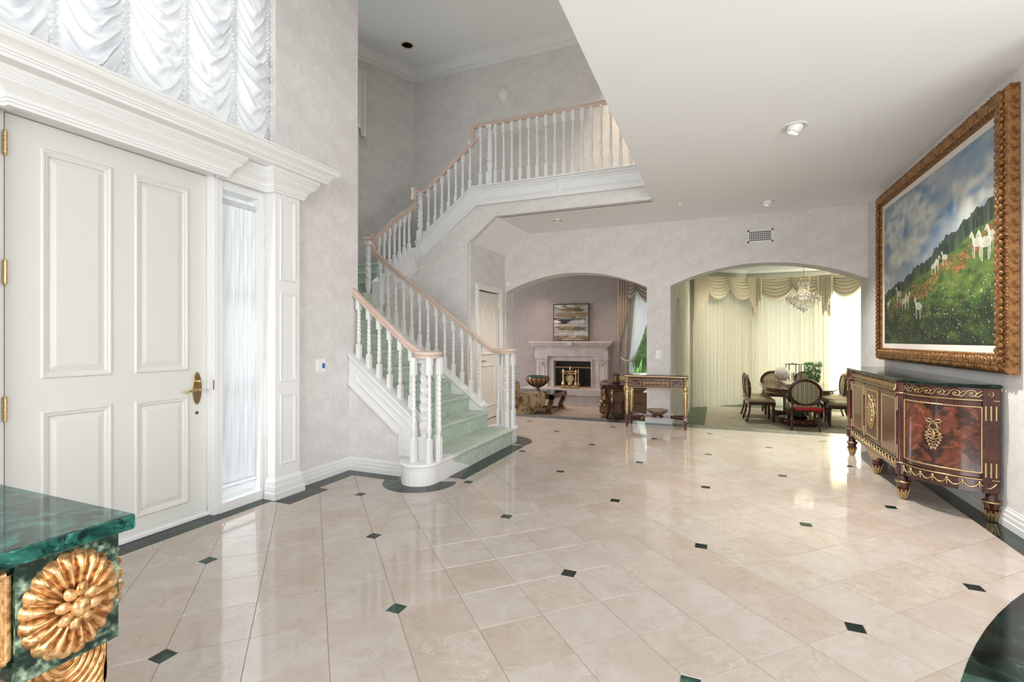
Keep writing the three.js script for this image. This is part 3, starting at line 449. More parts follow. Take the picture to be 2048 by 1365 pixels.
// ---------------------------------------------------------------- sheers
{ // gathered Austrian shade: columns of swags between shirred tapes
  const cols = [-2.9, -2.59, -2.225, -1.86, -1.5, -1.14, -0.7], y0 = 2.735, y1 = 5.35;
  const sh = thingW('austrian_shade', 'sheer white gathered shade hanging in swags over the transom window', 'shade', [-3.33, y0, -1.8]);
  for (let c = 0; c < cols.length - 1; c++) {
    const za = cols[c], zb = cols[c + 1], sag = 0.26 * (zb - za) / 0.36, o1 = rr(0, 50), per = 0.115;
    obj('swag_column', grid((u, v) => {
      const y = lerp(y0, y1, v), e = S(PI * u), par = 4 * u * (1 - u), tilt = 0.08 * (u - 0.5) * S(y * 5.3 + o1);
      let h = (y + sag * (1 - Math.pow(Math.abs(2 * u - 1), 1.7)) * 0.92 + tilt) / per + o1; h += 0.9 * (vnoise(h * 0.55, o1 + u * 2, 512) - 0.5) + 0.35 * (vnoise(u * 5 + o1, h * 1.1, 512) - 0.5);
      const f = h - Math.floor(h), idx = Math.floor(h), amp = 0.5 + 0.9 * NT[(idx * 37 + c * 911) & 65535], saw = f < 0.3 ? sstep(0, 0.3, f) : 1 - sstep(0.3, 1.0, f) * 1;
      const fine = (vnoise(u * 18 + o1, h * 2.6, 512) - 0.5) * 0.012, edge = Math.pow(1 - par, 6), ruff = edge * 0.012 * S(y * 2 * PI / 0.034 + 2 * S(y * 23 + c));
      return V(-3.375 + 0.07 * amp * saw * Math.pow(e, 0.7) + 0.02 * e + fine * e + ruff, y - (v < 0.02 ? 0.02 * e * (1 - v / 0.02) : 0), lerp(za, zb, u));
    }, 44, 460), M.sheer, sh);
    if (c) obj('shirring_tape', grid((u, v) => { const y = lerp(y0, y1, v); return V(-3.338 + 0.008 * S(y * 2 * PI / 0.03) - 0.014 * Math.abs(u - 0.5), y, za + (u - 0.5) * 0.026 + 0.004 * S(y * 130)); }, 3, 500), M.sheer, sh);
  }
  obj('edge_ruffle', grid((u, v) => { const y = lerp(y0, y1, v); return V(-3.335 + 0.012 * S(y * 2 * PI / 0.04) * u, y, -2.9 - 0.022 * u + 0.005 * S(y * 90)); }, 3, 460), M.sheer, sh);
}
for (const [za, zb, label] of [[-2.79, -2.447, 'sheer white curtain gathered on rods over the sidelight next to the brass lever'], [-1.25, -0.82, 'sheer white curtain over the sidelight on the hinge side of the front door']]) {
  const c = thingW('sidelight_curtain', label, 'curtain', [-3.37, 0.09, (za + zb) / 2], 'sidelight curtains'), n = 26, ph = rr(0, 9);
  const pleat = (u, k) => S(u * n * 2 * PI + ph + 1.5 * S(u * 17)) * k + S(u * n * 0.37 * 2 * PI + 2 * ph) * k * 0.7;
  obj('curtain_panel', grid((u, v) => { const y = lerp(0.1, 2.33, v), g = Math.min(sstep(0, 0.1, v), sstep(1, 0.93, v)); return V(-3.375 + pleat(u, 0.0025 + 0.0045 * g * (0.6 + 0.4 * S(v * 9))) + 0.004 * vnoise(u * 40, v * 14, 64) * (1 - g), y, lerp(za, zb, u) + 0.004 * S(v * 21 + u * 30) * g); }, 240, 60), M.sheerFine, c);
  for (const y of [0.17, 2.285]) obj('rod_pocket', grid((u, v) => { const a = v * 2 * PI; return V(-3.372 + (0.012 + 0.004 * S(u * n * 4 * PI)) * C(a), y + (0.016 + 0.006 * S(u * n * 4 * PI + 1)) * S(a), lerp(za, zb, u)); }, 200, 10), M.sheerFine, c);
}
// ---------------------------------------------------------------- staircase
const RISE = UPF / 18, NEAR = -3.83, FAR = -5.48;
function spindle(H, block, top, r, w) {                       // square blocks, vase, twisted shaft
  const ya = block, yb = H - top, L = yb - ya, rows = [], lens = [], ys = [];
  const prof = (t) => t < 0.04 ? lerp(w * 0.62, r * 0.75, t / 0.04) : t < 0.2 ? r * (0.78 + 0.42 * Math.pow(S(PI * (t - 0.04) / 0.22), 1.2)) : t < 0.235 ? r * lerp(1.1, 0.72, (t - 0.2) / 0.035) : t < 0.255 ? r * 1.12 : t < 0.9 ? r * lerp(1.0, 0.8, (t - 0.255) / 0.645) : t < 0.93 ? r * 1.05 : r * 0.8;
  const n = 54; for (let i = 0; i <= n; i++) ys.push(i / n);
  for (const t of ys) {
    const y = ya + L * t, R = prof(t), tw = t > 0.26 && t < 0.9 ? 1 : 0, row = [];
    for (let k = 0; k < 14; k++) { const a = -k / 14 * 2 * PI, q = R * (1 + tw * 0.17 * C(3 * (a - t * L * (0.9 / r)))); row.push(V(q * C(a), y, q * S(a))); }
    rows.push(row); lens.push(y);
  }
  const g = skin(rows, lens, 0.9, false);
  return merge(g, rbx(-w, 0, -w, w, block, w, 0.002, 1), rbx(-w, H - top, -w, w, H, w, 0.002, 1), at(new THREE.CylinderGeometry(r * 0.8, w * 1.1, 0.012, 4).rotateY(PI / 4), 0, block + 0.005, 0));
}
const bal = { rake: spindle(0.62, 0.15, 0.12, 0.0172, 0.0215), tall: spindle(0.84, 0.19, 0.14, 0.0172, 0.0215), newel: spindle(0.9, 0.2, 0.05, 0.036, 0.045) };
bal.rake.H = 0.62; bal.tall.H = 0.84; bal.newel.H = 0.9;
const railProf = [[-0.028, -0.055], [-0.03, -0.042], [-0.022, -0.034], [-0.031, -0.022], [-0.029, -0.008], [-0.018, 0.002], [0, 0.006], [0.018, 0.002], [0.029, -0.008], [0.031, -0.022], [0.022, -0.034], [0.03, -0.042], [0.028, -0.055]];
const st = thingW('staircase', 'curving white staircase with green carpet, twisted balusters and pale wood handrail', 'staircase', [-3.2, 0, -4.6]);
const spin = (parent, kind, name, x, y0, y1, z) => { const m = new THREE.Mesh(bal[kind], M.white); m.name = name; const o = parent.userData0; m.position.set(x - o.x, y0 - o.y, z - o.z); m.scale.y = (y1 - y0) / bal[kind].H; parent.add(m); return m; };
{
  const xr = (k) => k === 1 ? -2.30 : -2.60 - 0.255 * (k - 2);
  const stepPoly = (x0, x1, y0, y1) => { const n = 0.022, s = Math.sign(x0 - x1); return [[x1, y0], [x0, y0], [x0 + s * 0.004, y1 - 0.06], [x0 + s * 0.016, y1 - 0.036], [x0 + s * n, y1 - 0.022], [x0 + s * 0.018, y1 - 0.008], [x0 + s * 0.006, y1], [x1, y1]]; };
  // first step: white bullnose plinth with nosing, carpet over the middle
  const plinthShape = (o) => [...arcPts(-2.43, -3.69, 0.165 + o, PI, 0, 14).map(([x, z]) => [x, z]), ...arcPts(-2.45, -5.57, 0.165 + o, 0, -PI, 14)];
  const ps = (o) => { const p = plinthShape(o); p[0][1] = -3.69; return p.map(([x, z]) => [x, z]); };
  const flipz = (p) => p.map(([x, z], i) => i < 15 ? [x, -3.69 + Math.abs(z + 3.69)] : [x, -5.57 - Math.abs(z + 5.57)]);
  const pl = obj('plinth', slab(flipz(ps(0)), [], 'xz', 0.001, RISE - 0.028), M.white, st, 'white bullnose bottom step');
  obj('nosing', [slab(flipz(ps(0.018)), [], 'xz', RISE - 0.028, RISE, 0.007), slab(flipz(ps(0.008)), [], 'xz', RISE - 0.04, RISE - 0.028)], M.white, pl);
  for (let k = 1; k <= 9; k++) obj('carpeted_step', slab(stepPoly(xr(k) + (k === 1 ? 0.028 : 0), k === 9 ? -4.7 : xr(k + 1) - 0.03, k === 1 ? 0.003 : (k - 1) * RISE - 0.02, k * RISE + 0.008), [], 'xy', -5.415, k === 1 ? -3.99 : -3.89), M.stairCarpet, st);
  obj('landing', bx(-5.9, 9 * RISE - 0.2, -5.30, -4.6, 9 * RISE + 0.008, -3.89), M.stairCarpet, st);
  [-5.28, -5.55, -5.86, -6.2].forEach((z, i, a) => { const k = 10 + i, zn = i < 3 ? a[i + 1] - 0.03 : -7.2; obj('carpeted_step', slab(stepPoly(z, zn, (k - 1) * RISE - 0.05, k * RISE + 0.008).map(([a2, b]) => [a2, b]), [], 'zy', -5.45, -4.352), M.stairCarpet, st); });
  obj('landing', bx(-5.1, 13 * RISE - 0.2, -7.64, -4.19, 13 * RISE + 0.008, -6.47), M.stairCarpet, st);
  for (let k = 14; k <= 18; k++) { const x0 = -4.22 + 0.25 * (k - 14); obj('carpeted_step', slab(stepPoly(x0, k === 18 ? -2.92 : x0 + 0.28, (k - 1) * RISE - 0.12, k * RISE + 0.006), [], 'xy', -7.64, -6.47), M.stairCarpet, st); }
  // stringers with caps and sunk panels
  const stringer = (pts, z0, z1, label) => obj('stringer', slab(pts, [], 'xy', z0, z1), M.white, st, label);
  const frameOn = (parent, pts, z) => obj('panel_moulding', sweep([[0, 0], [0, 0.008], [0.006, 0.011], [0.014, 0.008], [0.018, 0.003], [0.018, 0]], pts.map(([x, y]) => V(x, y, z)), V(0, 0, 1), true, 0.4), M.white, parent);
  const near = stringer([[-3.285, 1.10], [-2.5, 0.49], [-2.5, 0.19], [-2.71, 0.19], [-2.71, 0.39], [-3.285, 0.83]], -3.885, -3.755, 'white panelled stringer');
  obj('stringer_cap', slab([[-3.285, 1.13], [-2.49, 0.515], [-2.49, 0.485], [-3.285, 1.10]], [], 'xy', -3.9, -3.735, 0.004), M.white, near);
  obj('lower_moulding', slab([[-3.285, 0.855], [-2.70, 0.405], [-2.72, 0.38], [-3.285, 0.82]], [], 'xy', -3.78, -3.742, 0.004), M.white, near);
  frameOn(near, [[-3.2, 0.865], [-2.665, 0.455], [-2.665, 0.255], [-2.545, 0.255], [-2.545, 0.465], [-3.2, 0.965]], -3.755);
  const FY = (x) => 0.45 + 0.765 * (-2.69 - x);               // cap line of the far stringer
  const far = stringer([[-4.36, FY(-4.36) - 0.02], [-2.68, FY(-2.68) - 0.02], [-2.68, 0.19], [-2.9, 0.0], [-4.36, 0]], -5.56, -5.42);
  obj('stringer_cap', slab([[-4.36, FY(-4.36) + 0.01], [-2.665, FY(-2.665) + 0.01], [-2.665, FY(-2.665) - 0.02], [-4.36, FY(-4.36) - 0.02]], [], 'xy', -5.58, -5.4, 0.004), M.white, far);
  const AY = (z) => 2.06 + 0.69 * (-5.5 - z);                 // cap of the short middle flight
  const mid = obj('stringer', slab([[-5.44, AY(-5.44)], [-6.34, AY(-6.34)], [-6.34, AY(-6.34) - 0.3], [-5.44, AY(-5.44) - 0.3]], [], 'zy', -4.36, -4.225), M.white, st);
  obj('stringer_cap', slab([[-5.44, AY(-5.44) + 0.03], [-6.34, AY(-6.34) + 0.03], [-6.34, AY(-6.34)], [-5.44, AY(-5.44)]], [], 'zy', -4.38, -4.205, 0.004), M.white, mid);
  obj('panel_moulding', sweep([[0, 0], [0, 0.008], [0.006, 0.011], [0.014, 0.008], [0.018, 0.003], [0.018, 0]], [V(-4.225, AY(-5.5) - 0.24, -5.5), V(-4.225, AY(-5.5) - 0.06, -5.5), V(-4.225, AY(-6.26) - 0.06, -6.26), V(-4.225, AY(-6.26) - 0.24, -6.26)], V(1, 0, 0), true, 0.4), M.white, mid);
  obj('lower_moulding', slab([[-5.44, AY(-5.44) - 0.26], [-6.34, AY(-6.34) - 0.26], [-6.34, AY(-6.34) - 0.31], [-5.44, AY(-5.44) - 0.31]], [], 'zy', -4.23, -4.205, 0.004), M.white, mid);
  const BY = (x) => 3.45 + 0.745 * (x + 3.27);                // cap line of the upper flight, level over the gallery
  const upTop = (o) => [[-4.24, BY(-4.24) + o], [-3.27, 3.45 + o], [-0.765, 3.45 + o]], upLow = (o) => [[-0.765, 3.2 + o], [-3.215, 3.2 + o], [-4.24, 2.42 + o]];
  const up = stringer([...upTop(0), ...upLow(0)], ZB - 0.1, ZB + 0.02, 'white panelled fascia of the upper flight and gallery');
  obj('stringer_cap', slab([...upTop(0.025), ...upTop(0).reverse()], [], 'xy', ZB - 0.11, ZB + 0.055, 0.004), M.white, up);
  obj('upper_moulding', slab([...upTop(0), ...upTop(-0.03).reverse()], [], 'xy', ZB, ZB + 0.04, 0.006), M.white, up);
  obj('lower_moulding', slab([...upLow(0.045).reverse(), ...upLow(0.0)], [], 'xy', ZB, ZB + 0.038, 0.006), M.white, up);
  obj('lower_moulding', slab([...upLow(0.015).reverse(), ...upLow(-0.015)], [], 'xy', ZB, ZB + 0.055, 0.006), M.white, up);
  frameOn(up, [[-3.1, 3.265], [-3.1, 3.4], [-1.98, 3.4], [-1.98, 3.265]].reverse(), ZB + 0.02); frameOn(up, [[-1.9, 3.265], [-1.9, 3.4], [-0.85, 3.4], [-0.85, 3.265]].reverse(), ZB + 0.02);
  frameOn(up, [[-3.3, 3.225], [-3.3, 3.37], [-4.16, 2.73], [-4.16, 2.58]].reverse().reverse(), ZB + 0.02);
  // handrails
  const rail = (pts, side) => obj('handrail', railSweep(railProf, pts, side), M.railWood, st, 'pale wood handrail');
  const nearY = (x) => 1.176 + 0.815 * (-2.57 - x), farY = (x) => 1.165 + 0.735 * (-2.57 - x);
  const volute = (cx, cz, y, s) => { const o = []; for (let i = 0; i <= 40; i++) { const a = -PI / 2 * s + s * i / 40 * PI * 2.35, r = lerp(0.125, 0.03, Math.pow(i / 40, 1.1)); o.push(V(cx + r * C(a), y, cz + r * S(a))); } return o; };
  const vN = volute(-2.385, -3.715, 1.15, 1), vF = volute(-2.42, -5.585, 1.14, -1);
  rail([V(-3.288, nearY(-3.288), NEAR), V(-3.0, nearY(-3.0), NEAR), ...spline([V(-2.72, nearY(-2.72), NEAR), V(-2.63, nearY(-2.63), NEAR), V(-2.56, 1.185, NEAR), V(-2.5, 1.155, -3.833), V(-2.44, 1.15, -3.838)], 14), ...vN], V(0, 0, 1));
  obj('volute_cap', at(lathe([[0.001, -0.055], [0.06, -0.055], [0.065, -0.03], [0.058, -0.01], [0.03, 0.004], [0.001, 0.006]], 20), -2.385, 1.15, -3.715), M.railWood, st);
  rail([...vF.slice().reverse(), ...spline([V(-2.46, 1.14, -5.462), V(-2.53, 1.148, FAR), V(-2.62, 1.195, FAR), V(-2.8, farY(-2.8), FAR)], 12), V(-3.3, farY(-3.3), FAR), V(-3.9, farY(-3.9), FAR), ...spline([V(-4.1, farY(-4.1), FAR), V(-4.22, 2.39, FAR), V(-4.31, 2.475, FAR), V(-4.355, 2.56, FAR), V(-4.362, 2.66, FAR), V(-4.362, 2.72, FAR)], 20)], V(0, 0, 1));
  obj('volute_cap', at(lathe([[0.001, -0.055], [0.06, -0.055], [0.065, -0.03], [0.058, -0.01], [0.03, 0.004], [0.001, 0.006]], 20), -2.42, 1.14, -5.585), M.railWood, st);
  rail([V(-4.5, 2.66, -5.43), V(-4.36, 2.665, -5.46)], V(0, 0, 1));
  const RA = (z) => 2.68 + 0.87 * (-5.52 - z);
  rail([V(-4.36, 2.655, -5.44), V(-4.36, RA(-5.55), -5.55), V(-4.31, RA(-5.9), -5.85), ...spline([V(-4.28, RA(-6.05), -6.03), V(-4.265, RA(-6.15), -6.17), V(-4.25, 3.28, -6.25), V(-4.24, 3.36, -6.29), V(-4.235, 3.46, -6.3), V(-4.235, 3.56, -6.3)], 18)], V(1, 0, 0));
  const RB = (x) => 3.58 + 0.737 * (x + 4.05), zb = -6.36;
  rail([V(-4.25, 3.545, -6.3), ...spline([V(-4.2, 3.535, zb), V(-4.13, 3.545, zb), V(-4.05, 3.58, zb), V(-3.9, RB(-3.9), zb)], 10), V(-3.6, RB(-3.6), zb), ...spline([V(-3.42, RB(-3.42), zb), V(-3.34, RB(-3.34), zb), V(-3.285, 4.16, zb), V(-3.262, 4.24, zb), V(-3.26, 4.37, zb)], 14)], V(0, 0, 1));
  rail([V(-3.285, 4.385, zb), V(-2, 4.385, zb), V(-0.74, 4.385, zb)], V(0, 0, 1));
  // balusters and newels
  const capN = (x) => 1.135 - 0.775 * (x + 3.285);
  for (let k = 0; k < 6; k++) { const x = -3.225 + k * 0.121; spin(st, 'rake', 'baluster', x, capN(x) - 0.02, nearY(x) - 0.045, NEAR); }
  for (let k = 0; k < 13; k++) { const x = -2.73 - k * 0.1265; spin(st, 'rake', 'baluster', x, FY(x) - 0.01, farY(x) - 0.045, FAR); }
  for (const [x, z] of [[-2.30, -3.635], [-2.265, -3.74], [-2.335, -3.82], [-2.45, -3.62]]) spin(st, 'tall', 'baluster', x, RISE, 1.1, z);
  for (const [x, z] of [[-2.32, -5.56], [-2.35, -5.66], [-2.45, -5.69], [-2.53, -5.6], [-2.36, -5.485]]) spin(st, 'tall', 'baluster', x, RISE, 1.09, z);
  spin(st, 'newel', 'newel', -2.41, RISE, 1.1, -3.72); spin(st, 'newel', 'newel', -2.425, RISE, 1.09, -5.585);
  spin(st, 'newel', 'newel', -4.42, 9 * RISE, 2.61, -5.44);
  for (let k = 0; k < 7; k++) { const z = -5.57 - k * 0.1, x = -4.345 + 0.1 * (k / 7); spin(st, 'rake', 'baluster', x, AY(z) + 0.02, RA(z) - 0.045, z); }
  spin(st, 'newel', 'newel', -4.19, BY(-4.19) - 0.0, 3.5, -6.37);
  for (let k = 0; k < 7; k++) { const x = -4.04 + k * 0.118; spin(st, 'rake', 'baluster', x, BY(x) + 0.01, (k < 6 ? RB(x) : 4.2) - 0.045, zb); }
}
{ // gallery balustrade
  const g = st;
  for (let k = 0; k < 20; k++) { const x = -3.16 + k * 0.1265; if (k === 1) spin(g, 'newel', 'newel', -3.01, 3.475, 4.335, -6.36); else spin(g, 'tall', 'baluster', x + (k > 1 ? -0.015 : 0.0), 3.475, 4.335, -6.36); }
}
// ---------------------------------------------------------------- foyer furniture and fittings
{ // sideboard: straight front between two columns, curved ends running back to the wall
  const t = thingW('sideboard', 'mahogany sideboard with green marble top, curved ends and gilt mounts under the meadow painting', 'sideboard', [1.6, 0, -5.57]);
  const ZC = -5.57, HW = 0.8, A = 0.43, B = 0.4, XB = 1.775;
  const foot = (o) => [...Array.from({ length: 17 }, (_, i) => { const a = PI / 2 * (1 - i / 16); return [XB - (A + o) * C(a), ZC - HW - (B + o) * S(a)]; }), ...Array.from({ length: 17 }, (_, i) => { const a = PI / 2 * i / 16; return [XB - (A + o) * C(a), ZC + HW + (B + o) * S(a)]; })];
  const near = (a, y, o) => V(XB - (A + o) * C(a), y, ZC + HW + (B + o) * S(a)), farE = (a, y, o) => V(XB - (A + o) * C(a), y, ZC - HW - (B + o) * S(a)), front = (z, y, o) => V(XB - A - o, y, z);
  obj('marble_top', slab(foot(0.035), [], 'xz', 0.922, 0.95, 0.006), M.greenMarble, t, 'dark green marble top');
  obj('frieze', slab(foot(0.0), [], 'xz', 0.835, 0.922), M.mahogany, t);
  const body = obj('body', slab(foot(-0.012), [], 'xz', 0.285, 0.835), M.mahogany, t);
  obj('apron', slab(foot(0.0), [], 'xz', 0.2, 0.285), M.mahogany, t);
  obj('apron_pendant', slab([[ZC - 0.35, 0.21], [ZC - 0.2, 0.19], [ZC - 0.1, 0.15], [ZC, 0.135], [ZC + 0.1, 0.15], [ZC + 0.2, 0.19], [ZC + 0.35, 0.21]], [], 'zy', XB - A - 0.002, XB - A + 0.03), M.gold, t);
  const arcLen = (B + A) / 2 * PI / 2, trail = (y, o, r) => [tube([...Array.from({ length: 13 }, (_, i) => farE(PI / 2 * (1 - i / 12), y, o)), ...Array.from({ length: 6 }, (_, i) => front(lerp(ZC - HW + 0.06, ZC + HW - 0.06, i / 5), y, o)), ...Array.from({ length: 13 }, (_, i) => near(PI / 2 * i / 12, y, o))], r, 6, 90)];
  obj('gilt_bead', trail(0.837, 0.002, 0.0065), M.gold, t); obj('gilt_bead', trail(0.29, 0.004, 0.005), M.gold, t);
  // running scroll of the frieze
  const place = { n: (s, y, o) => near(s / arcLen * PI / 2, y, o), f: (s, y, o) => farE(s / arcLen * PI / 2, y, o), m: (s, y, o) => front(ZC - HW + s, y, o) };
  const scroll = (where, s0) => { const p = []; for (let i = 0; i <= 22; i++) { const a = i / 22 * PI * 3, r = lerp(0.004, 0.03, i / 22); p.push(place[where](s0 + r * C(a) * 1.05, 0.88 + r * S(a) * 0.95, 0.004)); } p.push(place[where](s0 - 0.05, 0.862, 0.004), place[where](s0 - 0.075, 0.866, 0.004)); return [tube(p, 0.0048, 5, 44), tube([place[where](s0 - 0.03, 0.902, 0.004), place[where](s0 - 0.055, 0.885, 0.004), place[where](s0 - 0.068, 0.862, 0.004)], 0.004, 5, 8), new THREE.SphereGeometry(0.008, 8, 6).translate(...place[where](s0, 0.88, 0.004).toArray())]; };
  const sc = []; for (let s = 0.1; s < arcLen - 0.03; s += 0.083) sc.push(scroll('n', s), scroll('f', s)); for (let s = 0.14; s < 2 * HW - 0.04; s += 0.083) sc.push(scroll('m', s));
  obj('frieze_scroll', sc, M.gold, t, 'running gilt scroll');
  // festoons along the apron
  const fs = [], fest = (where, a, b) => { const p = []; for (let i = 0; i <= 8; i++) { const u = i / 8; p.push(place[where](lerp(a, b, u), 0.268 - 0.035 * 4 * u * (1 - u), 0.006)); } fs.push(tube(p, 0.006, 5, 14), tube([place[where](a, 0.272, 0.008), place[where](a, 0.25, 0.01), place[where](a, 0.228, 0.006)], 0.0055, 5, 6), new THREE.SphereGeometry(0.011, 8, 6).translate(...place[where](a, 0.268, 0.007).toArray())); };
  for (let s = 0.06; s < arcLen - 0.05; s += 0.082) { fest('n', s, s + 0.082); fest('f', s, s + 0.082); } for (let s = 0.06; s < 2 * HW - 0.06; s += 0.083) fest('m', s, s + 0.083);
  obj('festoon_mount', fs, M.gold, t, 'gilt garland mount');
  // doors
  const border = (pos, a0, a1, y0, y1, n) => { const L = []; const edge = (f) => { const p = []; for (let i = 0; i <= n; i++) p.push(f(i / n)); return p; };
    for (const e of [edge((u) => pos(lerp(a0, a1, u), y0)), edge((u) => pos(lerp(a0, a1, u), y1)), edge((u) => pos(a0, lerp(y0, y1, u))), edge((u) => pos(a1, lerp(y0, y1, u)))]) { L.push(tube(e, 0.0055, 6, 24)); for (let i = 0; i < 26; i++) { const c = new THREE.CatmullRomCurve3(e).getPoint((i + 0.5) / 26); L.push(new THREE.IcosahedronGeometry(0.0072, 0).translate(c.x, c.y, c.z)); } } return L; };
  for (const [pos, name] of [[near, 'n'], [farE, 'f']]) {
    const a0 = 0.12, a1 = 1.36, d = obj('curved_door', grid((u, v) => pos(lerp(a0 - 0.03, a1 + 0.06, name === 'n' ? u : 1 - u), lerp(0.3, 0.825, v), -0.006), 24, 1), M.mahogany, t, 'curved door with flame figured veneer');
    obj('veneer_panel', grid((u, v) => pos(lerp(a0, a1, name === 'n' ? u : 1 - u), lerp(0.335, 0.79, v), -0.003), 28, 2), M.flame, d);
    obj('gilt_border', border((a, y) => pos(a, y, 0.0), a0, a1, 0.335, 0.79, 8), M.gold, d);
    const q = (s, y) => pos((a0 + a1) / 2 + s / 0.415, y, 0.003), orn = [], ring = (x, y, r, n) => Array.from({ length: n }, (_, i) => q(x + r * C(i / n * 2 * PI), y + r * S(i / n * 2 * PI)));
    for (const s of [-1, 1]) { orn.push(tube([q(0, 0.655), q(s * 0.02, 0.675), q(s * 0.045, 0.672), q(s * 0.04, 0.655), q(s * 0.012, 0.652)], 0.0048, 6, 14), tube([q(0, 0.652), q(s * 0.02, 0.64), q(s * 0.028, 0.618), q(s * 0.045, 0.61)], 0.0042, 6, 10), tube([q(s * 0.008, 0.65), q(s * 0.024, 0.62), q(s * 0.01, 0.6)], 0.0042, 6, 10));
      for (let i = 0; i < 7; i++) { const y = 0.595 - i * 0.022, w = [0.03, 0.045, 0.05, 0.044, 0.035, 0.025, 0.014][i]; orn.push(tube([q(0, y), q(s * w * 0.6, y + 0.012), q(s * w, y + 0.002), q(s * w * 0.75, y - 0.01)], 0.0044, 5, 10), new THREE.SphereGeometry(0.0075, 7, 5).translate(...q(s * w, y).toArray())); } }
    orn.push(new THREE.SphereGeometry(0.026, 12, 10).scale(0.45, 1.15, 1).translate(...q(0, 0.565).toArray()), tube(ring(0, 0.565, 0.036, 12), 0.004, 5, 30, true));
    obj('trophy_mount', orn, M.gold, d, 'gilt bow and trophy ornament');
  }
  [[-6.30, -5.83], [-5.81, -5.33], [-5.31, -4.84]].forEach(([z0, z1], i) => {
    const d = obj('door', rbx(XB - A - 0.004, 0.3, z0, XB - A + 0.02, 0.825, z1, 0.003), M.mahogany, t), p = (z, y) => front(z, y, 0.007), m = 0.05;
    obj('veneer_panel', grid((u, v) => front(lerp(z0 + m, z1 - m, u), lerp(0.345, 0.78, v), 0.006), 1, 1), M.panelWood, d);
    obj('gilt_border', border(p, z0 + m, z1 - m, 0.345, 0.78, 2), M.gold, d);
    for (const y of [0.36, 0.76]) obj('hinge', at(cyl(0.008, 0.008, 0, 0.09, 10), XB - A - 0.008, y - 0.045, i === 1 ? z0 - 0.008 : i ? z1 + 0.012 : z0 - 0.01), M.gold, d);
    if (i === 1) { const zc = (z0 + z1) / 2, yc = 0.56, el = (r, k) => Array.from({ length: 28 }, (_, j) => V(XB - A - 0.012, yc + r * 1.25 * S(j / 28 * 2 * PI), zc + r * C(j / 28 * 2 * PI)));
      const g = [new THREE.SphereGeometry(0.1, 20, 14).scale(0.16, 1.3, 1).translate(XB - A - 0.006, yc, zc), tube(el(0.105), 0.01, 8, 60, true)];
      for (let k = 0; k < 46; k++) { const a = k * 2.39996, r = 0.012 * Math.sqrt(k) + 0.004; g.push(new THREE.SphereGeometry(rr(0.009, 0.018), 7, 6).translate(XB - A - 0.018, yc + r * 1.15 * S(a), zc + r * C(a))); }
      for (let k = 0; k < 5; k++) { const y = yc + 0.14 + 0.02 * C(k), z = zc + (k - 2) * 0.024; g.push(new THREE.SphereGeometry(0.016, 8, 6).translate(XB - A - 0.014, y, z)); }
      obj('medallion', g, M.gold, d, 'oval gilt relief medallion'); }
  });
  // columns, corner reeds, legs
  for (const z of [ZC - HW, ZC + HW]) {
    const fl = []; for (let k = 0; k < 40; k++) { const a = k / 40 * 2 * PI, r = 0.036 + (k % 2 ? 0.003 : 0); fl.push([XB - A + 0.002 + r * C(a), z + r * S(a)]); }
    const c = obj('column', [slab(fl, [], 'xz', 0.285, 0.835), at(cyl(0.042, 0.042, 0.2, 0.285, 20), XB - A + 0.002, 0, z), at(cyl(0.043, 0.043, 0.835, 0.922, 20), XB - A + 0.002, 0, z)], M.mahogany, t, 'fluted column');
    const sp = []; for (let i = 0; i <= 24; i++) { const a = i / 24 * PI * 3.4, r = lerp(0.004, 0.03, i / 24); sp.push(V(XB - A - 0.043, 0.878 + r * S(a), z + r * C(a))); }
    obj('gilt_collar', [tube(sp, 0.005, 5, 40), ...[0.84, 0.29].map((y) => at(new THREE.TorusGeometry(0.042, 0.005, 6, 24).rotateX(PI / 2), XB - A + 0.002, y, z)), at(cyl(0.005, 0.005, 0.7, 0.81, 8), XB - A - 0.035, 0, z + 0.02), at(cyl(0.005, 0.005, 0.32, 0.43, 8), XB - A - 0.035, 0, z + 0.02)], M.gold, c);
  }
  for (const s of [-1, 1]) { const z = ZC + s * (HW + B - 0.012), p = obj('corner_post', bx(XB - 0.09, 0.2, z - 0.018, XB, 0.922, z + 0.018), M.mahogany, t); const rd = []; for (let k = 0; k < 3; k++) for (const [a, b] of [[0.31, 0.41], [0.7, 0.8]]) rd.push(at(cyl(0.007, 0.007, a, b, 8), XB - 0.075 + k * 0.028, 0, z + s * 0.018)); obj('gilt_reed', rd, M.gold, p); }
  for (const [x, z] of [[XB - A + 0.01, ZC - HW], [XB - A + 0.01, ZC + HW], [XB - 0.03, ZC - HW - B + 0.03], [XB - 0.03, ZC + HW + B - 0.03], [XB - A + 0.04, ZC]]) {
    const l = obj('leg', at(lathe([[0.001, 0], [0.02, 0], [0.024, 0.03], [0.032, 0.08], [0.042, 0.12], [0.05, 0.135], [0.05, 0.145], [0.034, 0.15], [0.032, 0.2], [0.001, 0.2]], 18), x, 0, z), M.mahogany, t);
    const cup = []; for (let k = 0; k < 9; k++) { const a = k / 9 * 2 * PI; cup.push(tube([V(x + 0.02 * C(a), 0.008, z + 0.02 * S(a)), V(x + 0.03 * C(a), 0.045, z + 0.03 * S(a)), V(x + 0.038 * C(a), 0.075, z + 0.038 * S(a)), V(x + 0.044 * C(a), 0.088, z + 0.044 * S(a))], 0.0085, 6, 8)); }
    obj('gilt_cup', [at(lathe([[0.001, 0], [0.022, 0], [0.024, 0.012], [0.029, 0.035], [0.034, 0.06], [0.03, 0.06]], 16), x, 0, z), ...cup], M.gold, l); obj('gilt_ring', at(new THREE.TorusGeometry(0.047, 0.0075, 8, 24).rotateX(PI / 2), x, 0.14, z), M.gold, l);
  }
}
